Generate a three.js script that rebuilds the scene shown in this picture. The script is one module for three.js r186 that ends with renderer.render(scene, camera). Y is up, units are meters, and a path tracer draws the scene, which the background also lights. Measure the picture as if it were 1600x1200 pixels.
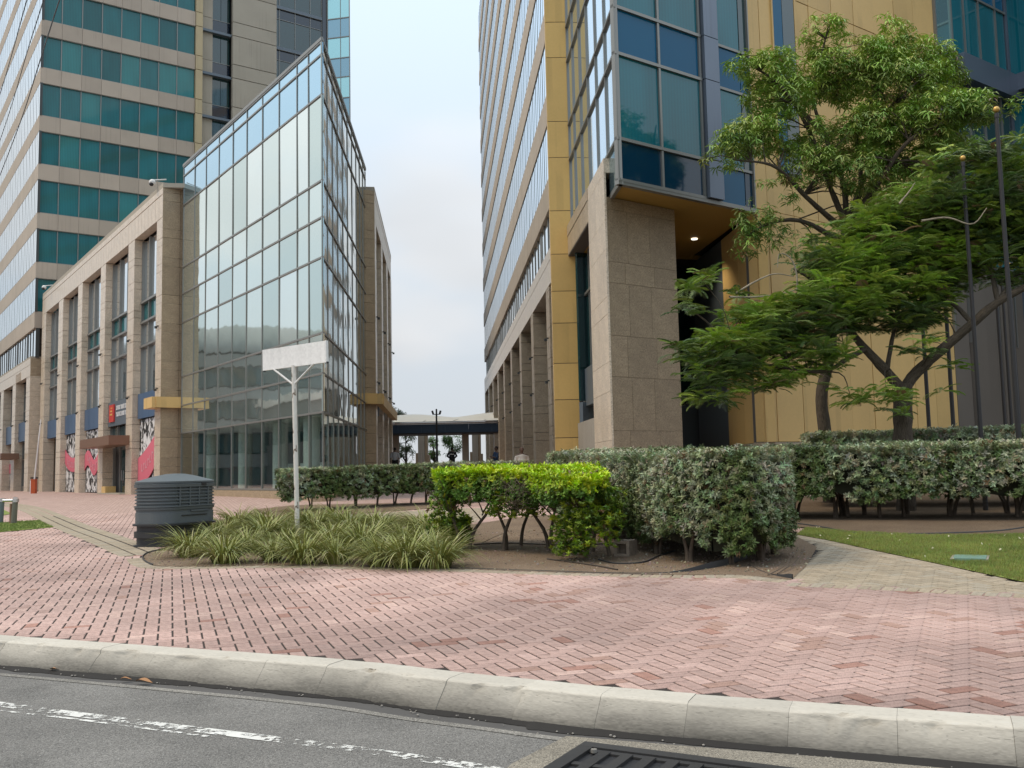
import * as THREE from 'three';
import { mergeGeometries, mergeVertices } from 'three/addons/utils/BufferGeometryUtils.js';
import { MarchingCubes } from 'three/addons/objects/MarchingCubes.js';

// ------------------------------------------------------------------ camera, sky, sun, exposure
const scene = new THREE.Scene();
const DEG = Math.PI / 180, FOCAL = 1490, EYE = 1.5;
const V3 = (x, y, z) => new THREE.Vector3(x, y, z);
const horizonAt = (x) => 735 - 0.0214 * (x - 800);
const ha = V3(-800, -(horizonAt(0) - 600), -FOCAL), hb = V3(800, -(horizonAt(1600) - 600), -FOCAL);
const upC = V3().crossVectors(hb, ha).normalize(); if (upC.y < 0) upC.negate();
const fwC = V3(0, 0, -1); fwC.addScaledVector(upC, -fwC.dot(upC)).normalize();
const rtC = V3().crossVectors(fwC, upC);
const camera = new THREE.PerspectiveCamera(2 * Math.atan(600 / FOCAL) / DEG, 4 / 3, 0.1, 1500);
camera.position.set(0, EYE, 0);
camera.quaternion.setFromRotationMatrix(new THREE.Matrix4().makeBasis(V3(rtC.x, upC.x, -fwC.x), V3(rtC.y, upC.y, -fwC.y), V3(rtC.z, upC.z, -fwC.z)));
scene.add(camera);

function mulberry(a) { return () => { a |= 0; a = a + 0x6D2B79F5 | 0; let t = Math.imul(a ^ a >>> 15, 1 | a); t = t + Math.imul(t ^ t >>> 7, 61 | t) ^ t; return ((t ^ t >>> 14) >>> 0) / 4294967296; }; }
const rng = mulberry(20240611);
const rr = (a, b) => a + (b - a) * rng();
const clamp = (x, a, b) => Math.min(b, Math.max(a, x));
const sst = (a, b, x) => { const t = clamp((x - a) / (b - a), 0, 1); return t * t * (3 - 2 * t); };
const hash3 = (x, y, z) => { let h = Math.imul(x, 374761393) ^ Math.imul(y, 668265263) ^ Math.imul(z, 1274126177); h = Math.imul(h ^ h >>> 13, 1274126177); return ((h ^ h >>> 16) >>> 0) / 4294967296; };
function noise3(x, y, z) {
  const X = Math.floor(x), Y = Math.floor(y), Z = Math.floor(z), f = (t) => t * t * (3 - 2 * t), u = f(x - X), v = f(y - Y), w = f(z - Z), L = (a, b, t) => a + (b - a) * t;
  return L(L(L(hash3(X, Y, Z), hash3(X + 1, Y, Z), u), L(hash3(X, Y + 1, Z), hash3(X + 1, Y + 1, Z), u), v), L(L(hash3(X, Y, Z + 1), hash3(X + 1, Y, Z + 1), u), L(hash3(X, Y + 1, Z + 1), hash3(X + 1, Y + 1, Z + 1), u), v), w);
}
const fbm = (x, y, z, n = 4) => { let s = 0, a = 0.5, k = 1; for (let i = 0; i < n; i++) { s += a * noise3(x * k, y * k, z * k); a /= 2; k *= 2.03; } return s / (1 - Math.pow(0.5, n)); };

{ // bright thin overcast: pale blue above, milky towards the horizon, soft cloud
  const W = 1024, H = 512, d = new Float32Array(W * H * 4);
  for (let j = 0; j < H; j++) {
    const el = ((j + 0.5) / H - 0.5) * Math.PI;
    for (let i = 0; i < W; i++) {
      const a = (i + 0.5) / W * 2 * Math.PI, x = Math.cos(el) * Math.cos(a), y = Math.sin(el), z = Math.cos(el) * Math.sin(a);
      const e = Math.max(0, y), t = Math.min(0.64, Math.pow(e, 0.6));
      let c = [0.89 - 0.32 * t, 0.92 - 0.16 * t, 0.945 + 0.02 * t];
      const s = 1 / (0.18 + e), cl = fbm(x * s * 1.3 + 9, 3.1, z * s * 1.3 + 4, 5), m = sst(0.42, 0.68, cl) * (0.95 - 0.62 * t);
      const sh = fbm(x * s * 1.9 + 30, 7.7, z * s * 1.9, 4), b = 0.66 + 0.48 * sh;
      c = [c[0] + (b - c[0]) * m, c[1] + (b * 1.0 - c[1]) * m, c[2] + (b * 1.005 - c[2]) * m];
      const k = (j * W + i) * 4;
      if (y < 0) c = [0.5, 0.5, 0.5];
      const lum = 0.72 * (0.84 + 1.25 * Math.pow(e, 1.2)); d[k] = c[0] * lum; d[k + 1] = c[1] * lum; d[k + 2] = c[2] * lum; d[k + 3] = 1;
    }
  }
  const t = new THREE.DataTexture(d, W, H, THREE.RGBAFormat, THREE.FloatType);
  t.mapping = THREE.EquirectangularReflectionMapping; t.magFilter = THREE.LinearFilter; t.minFilter = THREE.LinearFilter; t.needsUpdate = true;
  scene.background = t; scene.environment = t;
}
const sunAz = -100 * DEG, sunEl = 56 * DEG;
const sun = new THREE.DirectionalLight(0xffe8c6, 1.5);
sun.position.set(Math.cos(sunEl) * Math.sin(sunAz) * 150, Math.sin(sunEl) * 150, -Math.cos(sunEl) * Math.cos(sunAz) * 150 - 30);
sun.target.position.set(0, 0, -30); sun.castShadow = true; sun.shadow.radius = 34; sun.shadow.mapSize.set(2048, 2048);
Object.assign(sun.shadow.camera, { left: -90, right: 90, top: 90, bottom: -90, near: 1, far: 400 });
scene.add(sun, sun.target);
const renderer = new THREE.WebGLRenderer({ antialias: true });
renderer.shadowMap.enabled = true; renderer.toneMapping = THREE.LinearToneMapping; renderer.toneMappingExposure = 1.25;

// ------------------------------------------------------------------ measuring: plan X to the right, Z away from the camera, Y up (three.js z = -Z)
const P = (X, Y, Z) => V3(X, Y, -Z);
function ray(x, y) { const d = [x - 800, -(y - 600), -FOCAL]; return [rtC.x * d[0] + rtC.y * d[1] + rtC.z * d[2], upC.x * d[0] + upC.y * d[1] + upC.z * d[2], fwC.x * d[0] + fwC.y * d[1] + fwC.z * d[2]]; }
function at(x, y, Z) { const d = ray(x, y), t = Z / d[2]; return [d[0] * t, EYE + d[1] * t, Z]; }       // a point seen at (x, y) in the photograph that stands Z metres away
const KN = [Math.sin(25 * DEG), Math.cos(25 * DEG)];
const kerbDist = (X, Z) => KN[0] * X + KN[1] * Z - 6.45;
function G(X, Z) { const t = clamp((kerbDist(X, Z) - 1) / 25, 0, 1); return 0.62 * (t * t * (3 - 2 * t) * 0.35 + t * 0.65); }  // the plaza climbs gently from the kerb and then runs level
function gnd(x, y) { const d = ray(x, y), h = Math.hypot(d[0], d[2]); let s = 2; for (; s < 300; s += 0.02) { if (EYE + d[1] / h * s <= G(d[0] / h * s, d[2] / h * s)) break; } return [d[0] / h * s, d[2] / h * s]; }
function flat(x, y, Y) { const d = ray(x, y), t = (Y - EYE) / d[1]; return [d[0] * t, d[2] * t]; }
function proj(X, Y, Z) { const v = [X, Y - EYE, Z], c = [0, 1, 2].map((k) => { const a = ['x', 'y', 'z'][k]; return rtC[a] * v[0] + upC[a] * v[1] + fwC[a] * v[2]; }); return [800 + FOCAL * c[0] / -c[2], 600 - FOCAL * c[1] / -c[2], -c[2]]; }

// ------------------------------------------------------------------ naming
const used = {}, origin = new WeakMap();
function numbered(n) { used[n] = (used[n] ?? -1) + 1; return used[n] ? n + '_' + String(used[n]).padStart(3, '0') : n; }
function tag(o, label, category, group, kind) { if (label) o.userData.label = label; if (category) o.userData.category = category; if (group) o.userData.group = group; if (kind) o.userData.kind = kind; return o; }
function thing(name, label, category, X, Y, Z, group) { const o = new THREE.Group(); o.name = numbered(name); o.position.copy(P(X, Y, Z)); origin.set(o, o.position.clone()); scene.add(o); return tag(o, label, category, group); }
const merged = (g) => Array.isArray(g) ? (g.length === 1 ? g[0] : mergeGeometries(g)) : g;
function part(parent, name, geo, mat, kind) {          // geometry given in world space, kept in the parent's
  geo = merged(geo); const off = origin.get(parent); geo.translate(-off.x, -off.y, -off.z);
  const m = new THREE.Mesh(geo, mat); m.name = name; m.castShadow = m.receiveShadow = true; parent.add(m); origin.set(m, off); if (kind) m.userData.kind = kind; return m;
}
function struct(name, geo, mat, kind = 'structure') { const m = new THREE.Mesh(merged(geo), mat); m.name = numbered(name); m.castShadow = m.receiveShadow = true; m.userData.kind = kind; scene.add(m); origin.set(m, V3(0, 0, 0)); return m; }
function instanced(parent, name, geo, mat, mats, cols, kind = 'stuff') {
  const im = new THREE.InstancedMesh(geo, mat, mats.length), off = origin.get(parent) ?? V3(0, 0, 0), T = new THREE.Matrix4().makeTranslation(-off.x, -off.y, -off.z), m = new THREE.Matrix4();
  mats.forEach((a, i) => { im.setMatrixAt(i, m.multiplyMatrices(T, a)); if (cols) im.setColorAt(i, cols[i]); });
  im.name = name; im.castShadow = im.receiveShadow = true; if (kind) im.userData.kind = kind; parent.add(im); return im;
}

// ------------------------------------------------------------------ geometry helpers
function bx(w, h, d) {                                 // a box whose uv is in metres
  const g = new THREE.BoxGeometry(w, h, d), uv = g.attributes.uv, dims = [[d, h], [d, h], [w, d], [w, d], [w, h], [w, h]], ou = rng() * 7, ov = rng() * 7;
  for (let f = 0; f < 6; f++) for (let k = 0; k < 4; k++) uv.setXY(f * 4 + k, uv.getX(f * 4 + k) * dims[f][0] + ou, uv.getY(f * 4 + k) * dims[f][1] + ov);
  return g;
}
class Face {                                           // a vertical face: u along its azimuth, y up, n out of the wall
  constructor(X, Z, az, out) { this.X = X; this.Z = Z; this.az = az; const a = az * DEG, b = (az + out) * DEG; this.u = [Math.sin(a), Math.cos(a)]; this.n = [Math.sin(b), Math.cos(b)]; this.flip = out < 0 ? -1 : 1;
    const U = V3(this.u[0], 0, -this.u[1]), N = V3(this.n[0], 0, -this.n[1]); const det = V3().crossVectors(U, V3(0, 1, 0)).dot(N); this.basis = new THREE.Matrix4().makeBasis(U.multiplyScalar(det < 0 ? -1 : 1), V3(0, 1, 0), N); }
  xz(u, n = 0) { return [this.X + this.u[0] * u + this.n[0] * n, this.Z + this.u[1] * u + this.n[1] * n]; }
  pt(u, y, n = 0) { const [X, Z] = this.xz(u, n); return P(X, y, Z); }
  put(g, u, y, n) { g.applyMatrix4(this.basis); const p = this.pt(u, y, n); return g.translate(p.x, p.y, p.z); }
  box(u0, u1, y0, y1, n0, n1, tilt = 0) { const g = bx(Math.abs(u1 - u0), y1 - y0, Math.abs(n1 - n0)); if (tilt) { g.rotateX(rr(-tilt, tilt)); g.rotateY(rr(-tilt, tilt)); } return this.put(g, (u0 + u1) / 2, (y0 + y1) / 2, (n0 + n1) / 2); }
  off(u, n) { const [X, Z] = this.xz(u, n); return [X, Z]; }
}
function prism(pts, y0, y1) {                          // an upright prism over plan points
  const s = new THREE.Shape(pts.map(([x, z]) => new THREE.Vector2(x, z))), g = new THREE.ExtrudeGeometry(s, { depth: y1 - y0, bevelEnabled: false });
  g.rotateX(-Math.PI / 2); g.translate(0, y0, 0); return g.toNonIndexed ? g : g;
}
const nonidx = (g) => g.index ? g.toNonIndexed() : g;
function taper(pts, r0, r1, seg = 0, rad = 7, wob = 0) {  // a tapering, bending limb through points
  const c = new THREE.CatmullRomCurve3(pts), n = seg || Math.max(4, pts.length * 4), fr = c.computeFrenetFrames(n), pos = [], uv = [], idx = [], L = c.getLength();
  for (let i = 0; i <= n; i++) { const t = i / n, p = c.getPointAt(t), r = (r0 + (r1 - r0) * t);
    for (let k = 0; k <= rad; k++) { const a = k / rad * 2 * Math.PI, q = r * (1 + wob * (noise3(p.x * 6 + Math.cos(a) * 2, p.y * 4, p.z * 6 + Math.sin(a) * 2) - 0.5)), v = p.clone().addScaledVector(fr.normals[i], Math.cos(a) * q).addScaledVector(fr.binormals[i], Math.sin(a) * q); pos.push(v.x, v.y, v.z); uv.push(k / rad * 2 * Math.PI * r0, t * L); } }
  for (let i = 0; i < n; i++) for (let k = 0; k < rad; k++) { const a = i * (rad + 1) + k, b = a + rad + 1; idx.push(a, b, a + 1, b, b + 1, a + 1); }
  const g = new THREE.BufferGeometry(); g.setAttribute('position', new THREE.Float32BufferAttribute(pos, 3)); g.setAttribute('uv', new THREE.Float32BufferAttribute(uv, 2)); g.setIndex(idx); g.computeVertexNormals(); return g;
}
const bar = (a, b, r, rad = 6) => taper([a, a.clone().lerp(b, 0.5), b], r, r, 2, rad);
function strips(list) {                                // list of {pos, idx} -> one geometry
  const pos = [], idx = [], uv = []; for (const s of list) { const o = pos.length / 3; pos.push(...s.pos); idx.push(...s.idx.map((i) => i + o)); for (let k = 0; k < s.pos.length / 3; k++) uv.push(0.5, 0.5); }
  const g = new THREE.BufferGeometry(); g.setAttribute('position', new THREE.Float32BufferAttribute(pos, 3)); g.setAttribute('uv', new THREE.Float32BufferAttribute(uv, 2)); g.setIndex(idx); g.computeVertexNormals(); return g;
}
function inside(pt, poly) { let r = false; for (let i = 0, j = poly.length - 1; i < poly.length; j = i++) { const [xi, yi] = poly[i], [xj, yj] = poly[j]; if ((yi > pt[1]) !== (yj > pt[1]) && pt[0] < (xj - xi) * (pt[1] - yi) / (yj - yi) + xi) r = !r; } return r; }
function smooth(pts, n = 6) { const c = new THREE.CatmullRomCurve3(pts.map(([x, z]) => V3(x, 0, z)), false, 'centripetal'); return c.getPoints(pts.length * n).map((p) => [p.x, p.z]); }

// ------------------------------------------------------------------ procedural textures (sizes in metres)
function tex(size, metres, fn, srgb = false) {
  const d = new Uint8Array(size * size * 4);
  for (let j = 0; j < size; j++) for (let i = 0; i < size; i++) { const c = fn(i / size, j / size, i, j), k = (j * size + i) * 4; for (let q = 0; q < 3; q++) d[k + q] = clamp(Math.round((Array.isArray(c) ? c[q] : c) * 255), 0, 255); d[k + 3] = Array.isArray(c) && c.length > 3 ? clamp(c[3] * 255, 0, 255) : 255; }
  const t = new THREE.DataTexture(d, size, size); t.wrapS = t.wrapT = THREE.RepeatWrapping; t.magFilter = THREE.LinearFilter; t.minFilter = THREE.LinearMipmapLinearFilter; t.generateMipmaps = true; if (srgb) t.colorSpace = THREE.SRGBColorSpace;
  const m = Array.isArray(metres) ? metres : [metres, metres]; t.repeat.set(1 / m[0], 1 / m[1]); t.needsUpdate = true; return t;
}
function tn(u, v, f, s = 0) {                           // noise that tiles over 0..1 with whole frequency f
  const x = u * f, y = v * f, X = Math.floor(x), Y = Math.floor(y), q = (t) => t * t * (3 - 2 * t), a = q(x - X), b = q(y - Y), w = (n) => ((n % f) + f) % f, h = (i, j) => hash3(w(i), w(j), s);
  return (h(X, Y) * (1 - a) + h(X + 1, Y) * a) * (1 - b) + (h(X, Y + 1) * (1 - a) + h(X + 1, Y + 1) * a) * b;
}
const tf = (u, v, f, s = 0, n = 4) => { let r = 0, a = 0.5; for (let i = 0; i < n; i++) { r += a * tn(u, v, f << i, s + i); a /= 2; } return r / (1 - Math.pow(0.5, n)); };
const mixc = (a, b, t) => a.map((x, i) => x + (b[i] - x) * t), mulc = (a, k) => a.map((x) => x * k);
const T = {};
T.granite = tex(512, 1.1, (u, v, i, j) => { const h = hash3(i >> 1, j >> 1, 3), g = tf(u, v, 48, 5, 2), l = tf(u, v, 3, 8, 3); let c = mixc([0.50, 0.42, 0.33], [0.62, 0.55, 0.46], g); if (h > 0.86) c = [0.30, 0.26, 0.22]; else if (h < 0.16) c = [0.74, 0.68, 0.60]; const q = hash3(i >> 4, j >> 4, 6), w = hash3((i + 7) >> 3, (j + 3) >> 3, 9); return mulc(c, (0.86 + 0.28 * l) * (q > 0.8 ? 0.84 : q < 0.15 ? 1.12 : 1) * (w > 0.85 ? 0.84 : 1)); });
T.grey = tex(512, 5, (u, v) => { const l = tf(u, v, 3, 11, 4), s = tn(u, 0.3, 90, 2) * tf(u, v, 6, 4, 2), g = tf(u, v, 120, 17, 2); return 0.80 + 0.30 * (l - 0.5) - 0.16 * s + 0.14 * (g - 0.5); });
T.streak = tex(512, 6, (u, v) => { const l = tf(u, v, 3, 61, 4), s = Math.pow(tn(u, 0.2, 160, 62), 3) * sst(0.35, 0.7, tf(u, v, 4, 64, 3)); return 0.93 + 0.18 * (l - 0.5) - 0.13 * s; });
T.mottle = tex(512, 4.5, (u, v) => { const l = tf(u, v, 3, 171, 5), g = tf(u, v, 90, 172, 2), dr = sst(0.62, 0.9, tn(u, 0.5, 30, 173)) * sst(0.35, 0.75, tf(u, v, 3, 174, 3)); return 0.96 + 0.26 * (l - 0.5) + 0.06 * (g - 0.5) - 0.12 * dr; });
T.asphalt = tex(1024, 1.6, (u, v, i, j) => { const h = hash3(i, j, 21), b = hash3(i >> 2, j >> 2, 24), l = tf(u, v, 4, 22, 3), g = tf(u, v, 180, 23, 2); let c = 0.36 + 0.30 * (g - 0.5) + 0.16 * (l - 0.5) + 0.16 * (h - 0.5); if (b > 0.945) c = 0.62 + 0.3 * h; else if (b < 0.12) c *= 0.5; c *= 0.9 + 0.3 * tf(u, v, 3, 26, 3); return [c, c * 0.985, c * 0.955]; });
T.worn = tex(512, 9, (u, v) => 0.84 + 0.42 * (tf(u, v, 4, 31, 5) - 0.5) + 0.10 * (tf(u, v, 70, 32, 2) - 0.5));
T.kerb = tex(512, [2.6, 0.95], (u, v) => { const l = tf(u, v, 4, 41, 5), g = tf(u, v, 110, 42, 2), p = tf(u, v, 60, 45, 2), dirtShade = sst(0.585, 0.84, v + 0.16 * (tf(u, v, 6, 47, 4) - 0.5)); let c = 1.0 + 0.26 * (l - 0.5) + 0.16 * (g - 0.5) - 0.52 * dirtShade - 0.20 * sst(0.575, 0.60, v); if (p > 0.80) c *= 0.84; return [c, c * 0.985, c * 0.95]; });  // face painted darker than the top as shade, with grime towards its foot
T.grain = tex(256, 0.62, (u, v, i, j) => { const b = hash3(i >> 1, j >> 1, 53); return 0.80 + 0.40 * (tf(u, v, 14, 51, 4) - 0.5) + 0.24 * (hash3(i, j, 52) - 0.5) + (b > 0.9 ? 0.18 : b < 0.1 ? -0.26 : 0); });
T.bumpfine = tex(256, 0.3, (u, v) => tf(u, v, 32, 71, 3));
T.bark = tex(256, [0.25, 0.8], (u, v) => { const r = tn(u + 0.06 * tn(u, v, 6, 1), v, 14, 81) * 0.6 + tf(u, v, 22, 82, 3) * 0.6; return 0.45 + 0.7 * (r - 0.3); });
T.soil = tex(512, 1.7, (u, v, i, j) => { const l = tf(u, v, 4, 91, 4), g = tf(u, v, 60, 92, 3), h = hash3(i >> 1, j >> 1, 93); let c = mixc([0.34, 0.23, 0.15], [0.52, 0.38, 0.25], l * 0.7 + g * 0.5); if (h > 0.93) c = [0.66, 0.58, 0.47]; if (h < 0.08) c = mulc(c, 0.5); return c; });
T.wave = tex(256, 3.2, (u, v) => tf(u, v, 2, 101, 3));
T.blind = tex(256, [2.0, 9], (u, v) => { const s = Math.abs(((u * 16) % 1) - 0.5) * 2; return 0.66 + 0.34 * s + 0.25 * (tn(u, v, 5, 111) - 0.5); });
T.blindSoft = tex(256, [2.0, 9], (u, v) => { const s = Math.abs(((u * 16) % 1) - 0.5) * 2; return 0.84 + 0.12 * s + 0.3 * (tn(u, v, 4, 113) - 0.5); });
T.grass = tex(512, 2.4, (u, v, i, j) => { const l = tf(u, v, 4, 121, 4), g = tf(u, v, 100, 122, 2), h = hash3(i, j, 123); return mixc([0.10, 0.17, 0.03], [0.26, 0.33, 0.09], clamp(l * 0.6 + g * 0.5 + 0.2 * (h - 0.5), 0, 1)); });

const lin = (r, g, b) => new THREE.Color().setRGB(r, g, b);
const sm = (o) => new THREE.MeshStandardMaterial(o), pm = (o) => new THREE.MeshPhysicalMaterial(o);
const M = {
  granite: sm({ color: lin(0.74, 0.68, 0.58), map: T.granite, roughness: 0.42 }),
  graniteLit: sm({ color: lin(1.08, 1.03, 0.95), map: T.granite, roughness: 0.30 }),  // same granite, brightness of the sunlit faces put into its colour
  graniteShaded: sm({ color: lin(0.65, 0.565, 0.44), map: T.granite, roughness: 0.5 }),  // same granite, dimness of the shaded fronts put into its colour
  joint: sm({ color: lin(0.10, 0.09, 0.08), roughness: 0.9 }),
  precast: [0, 1, 2].map((k) => sm({ color: lin(0.47, 0.40, 0.325).multiplyScalar([1, 0.93, 1.06][k]), map: T.streak, roughness: 0.8, bumpMap: T.bumpfine, bumpScale: 0.002 })),
  precastGrey: sm({ color: lin(0.41, 0.37, 0.30), map: T.streak, roughness: 0.85 }),
  ochreCol: sm({ color: lin(0.50, 0.41, 0.25), map: T.streak, roughness: 0.7 }),
  core: sm({ color: lin(0.05, 0.05, 0.05), roughness: 0.9 }),
  dark: sm({ color: lin(0.02, 0.02, 0.022), roughness: 0.7 }),
  frame: sm({ color: lin(0.25, 0.25, 0.235), roughness: 0.4, metalness: 0.5 }),
  frameDark: sm({ color: lin(0.06, 0.065, 0.065), roughness: 0.45, metalness: 0.4 }),
  teal: [[0.010, 0.15, 0.165], [0.012, 0.17, 0.185], [0.008, 0.115, 0.125], [0.03, 0.22, 0.225]].map((c) => pm({ color: lin(...c), map: T.blind, roughness: 0.05, ior: 1.55, bumpMap: T.wave, bumpScale: 0.004 })),
  tealDark: pm({ color: lin(0.01, 0.04, 0.042), roughness: 0.05, ior: 1.9, bumpMap: T.wave, bumpScale: 0.004 }),
  navy: pm({ color: lin(0.006, 0.016, 0.032), roughness: 0.06, ior: 1.8 }),
  bayBlue: [[0.006, 0.10, 0.20], [0.005, 0.09, 0.185]].map((c) => pm({ color: lin(...c), roughness: 0.06, ior: 1.5, specularIntensity: 0.6, bumpMap: T.wave, bumpScale: 0.003 })),
  bayTeal: pm({ color: lin(0.010, 0.145, 0.185), map: T.blindSoft, roughness: 0.04, ior: 1.6, bumpMap: T.wave, bumpScale: 0.003 }),
  bayLow: pm({ color: lin(0.004, 0.035, 0.07), roughness: 0.05, ior: 1.6, bumpMap: T.wave, bumpScale: 0.003 }),
  mirror: sm({ color: lin(0.76, 0.83, 0.86), roughness: 0.06, metalness: 0.92 }),
  mirrorBlue: sm({ color: lin(0.60, 0.76, 0.88), roughness: 0.05, metalness: 0.92 }),
  mirrorTeal: sm({ color: lin(0.40, 0.66, 0.66), roughness: 0.05, metalness: 0.8, bumpMap: T.wave, bumpScale: 0.004 }),
  mirrorSlate: sm({ color: lin(0.26, 0.40, 0.46), roughness: 0.06, metalness: 0.8, bumpMap: T.wave, bumpScale: 0.004 }),
  prow: [[0.76, 0.845, 0.79], [0.60, 0.70, 0.655], [0.82, 0.89, 0.84], [0.70, 0.79, 0.74]].map((c) => sm({ color: lin(...c), roughness: 0.035, metalness: 0.9, bumpMap: T.wave, bumpScale: 0.009 })),
  prowBlue: sm({ color: lin(0.43, 0.66, 0.80), roughness: 0.04, metalness: 0.9, bumpMap: T.wave, bumpScale: 0.004 }),
  prowSide: [[0.44, 0.50, 0.47], [0.38, 0.44, 0.42], [0.50, 0.55, 0.52]].map((c) => sm({ color: lin(...c), roughness: 0.035, metalness: 0.85, bumpMap: T.wave, bumpScale: 0.012 })),
  clear: pm({ color: lin(0.80, 0.88, 0.86), roughness: 0.02, transmission: 1, thickness: 0, ior: 1.9 }),
  bluePanel: sm({ color: lin(0.085, 0.15, 0.26), roughness: 0.45, metalness: 0.25, map: T.streak }),
  slatePanel: sm({ color: lin(0.13, 0.16, 0.19), roughness: 0.45, metalness: 0.3 }),
  blueGrey: sm({ color: lin(0.17, 0.205, 0.26), roughness: 0.35, metalness: 0.5, map: T.streak }),
  yellow: [0, 1, 2].map((k) => sm({ color: lin(0.70, 0.47, 0.185).multiplyScalar([1, 0.93, 1.05][k]), map: T.mottle, roughness: 0.48 })),
  yellowFin: [0, 1].map((k) => sm({ color: lin(0.70, 0.455, 0.145).multiplyScalar([1, 0.93][k]), map: T.mottle, roughness: 0.42 })),
  ochreSoffit: sm({ color: lin(0.42, 0.27, 0.07), roughness: 0.6 }),
  brownMetal: sm({ color: lin(0.23, 0.13, 0.085), roughness: 0.45, metalness: 0.3 }),
  white: sm({ color: lin(1.0, 0.995, 0.975), map: T.grey, roughness: 0.5 }),
  fabric: sm({ color: lin(0.66, 0.64, 0.58), roughness: 0.8 }),
  darkBlue: sm({ color: lin(0.02, 0.042, 0.075), roughness: 0.4, metalness: 0.2 }),
  concrete: sm({ color: lin(0.36, 0.33, 0.28), map: T.grey, roughness: 0.85 }),
  black: sm({ color: lin(0.018, 0.018, 0.02), roughness: 0.5 }),
  bark: sm({ color: lin(0.105, 0.08, 0.055), map: T.bark, roughness: 0.95, bumpMap: T.bark, bumpScale: 0.02 }),
  barkPale: sm({ color: lin(0.40, 0.34, 0.25), map: T.bark, roughness: 0.9, bumpMap: T.bark, bumpScale: 0.01 }),
  twig: sm({ color: lin(0.10, 0.075, 0.055), roughness: 0.95 }),
  chrome: sm({ color: lin(0.6, 0.6, 0.6), metalness: 0.9, roughness: 0.3 }),
};
M.gd = [1, 0.93, 1.07, 0.98].map((k, i) => { const m = M.graniteShaded.clone(); m.color.multiplyScalar(k); return m; }); const gd = () => M.gd[Math.floor(rng() * 4)];
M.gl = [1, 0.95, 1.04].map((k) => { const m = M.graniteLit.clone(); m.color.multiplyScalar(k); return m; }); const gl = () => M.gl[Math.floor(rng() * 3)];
M.brownGrey = sm({ color: lin(0.17, 0.145, 0.12), map: T.streak, roughness: 0.7 }); M.cityGrey = sm({ color: lin(0.20, 0.215, 0.215), roughness: 0.8 });
M.pink = sm({ color: lin(0.58, 0.13, 0.18), roughness: 0.7 }); M.pinkPale = sm({ color: lin(0.62, 0.30, 0.34), roughness: 0.7 }); M.signRed = sm({ color: lin(0.55, 0.05, 0.04), roughness: 0.4 }); M.signGold = sm({ color: lin(0.7, 0.4, 0.1), roughness: 0.4 });
M.mural = sm({ color: lin(0.92, 0.92, 0.92), roughness: 0.6, map: tex(512, 5.2, (u, v) => { const a = tf(u + 0.05 * tn(u, v, 9, 3), v * 1, 22, 151, 3), b = tn(u * 1, v + 0.12 * tn(u, v, 14, 7), 40, 153), c = tn(u + v * 0.0, v, 7, 155); let k = (a - 0.5) * 3.4 + (b - 0.5) * 1.5 + (c - 0.5) * 1.2 + 0.30; return clamp(k, 0.015, 0.72); }) });

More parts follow.
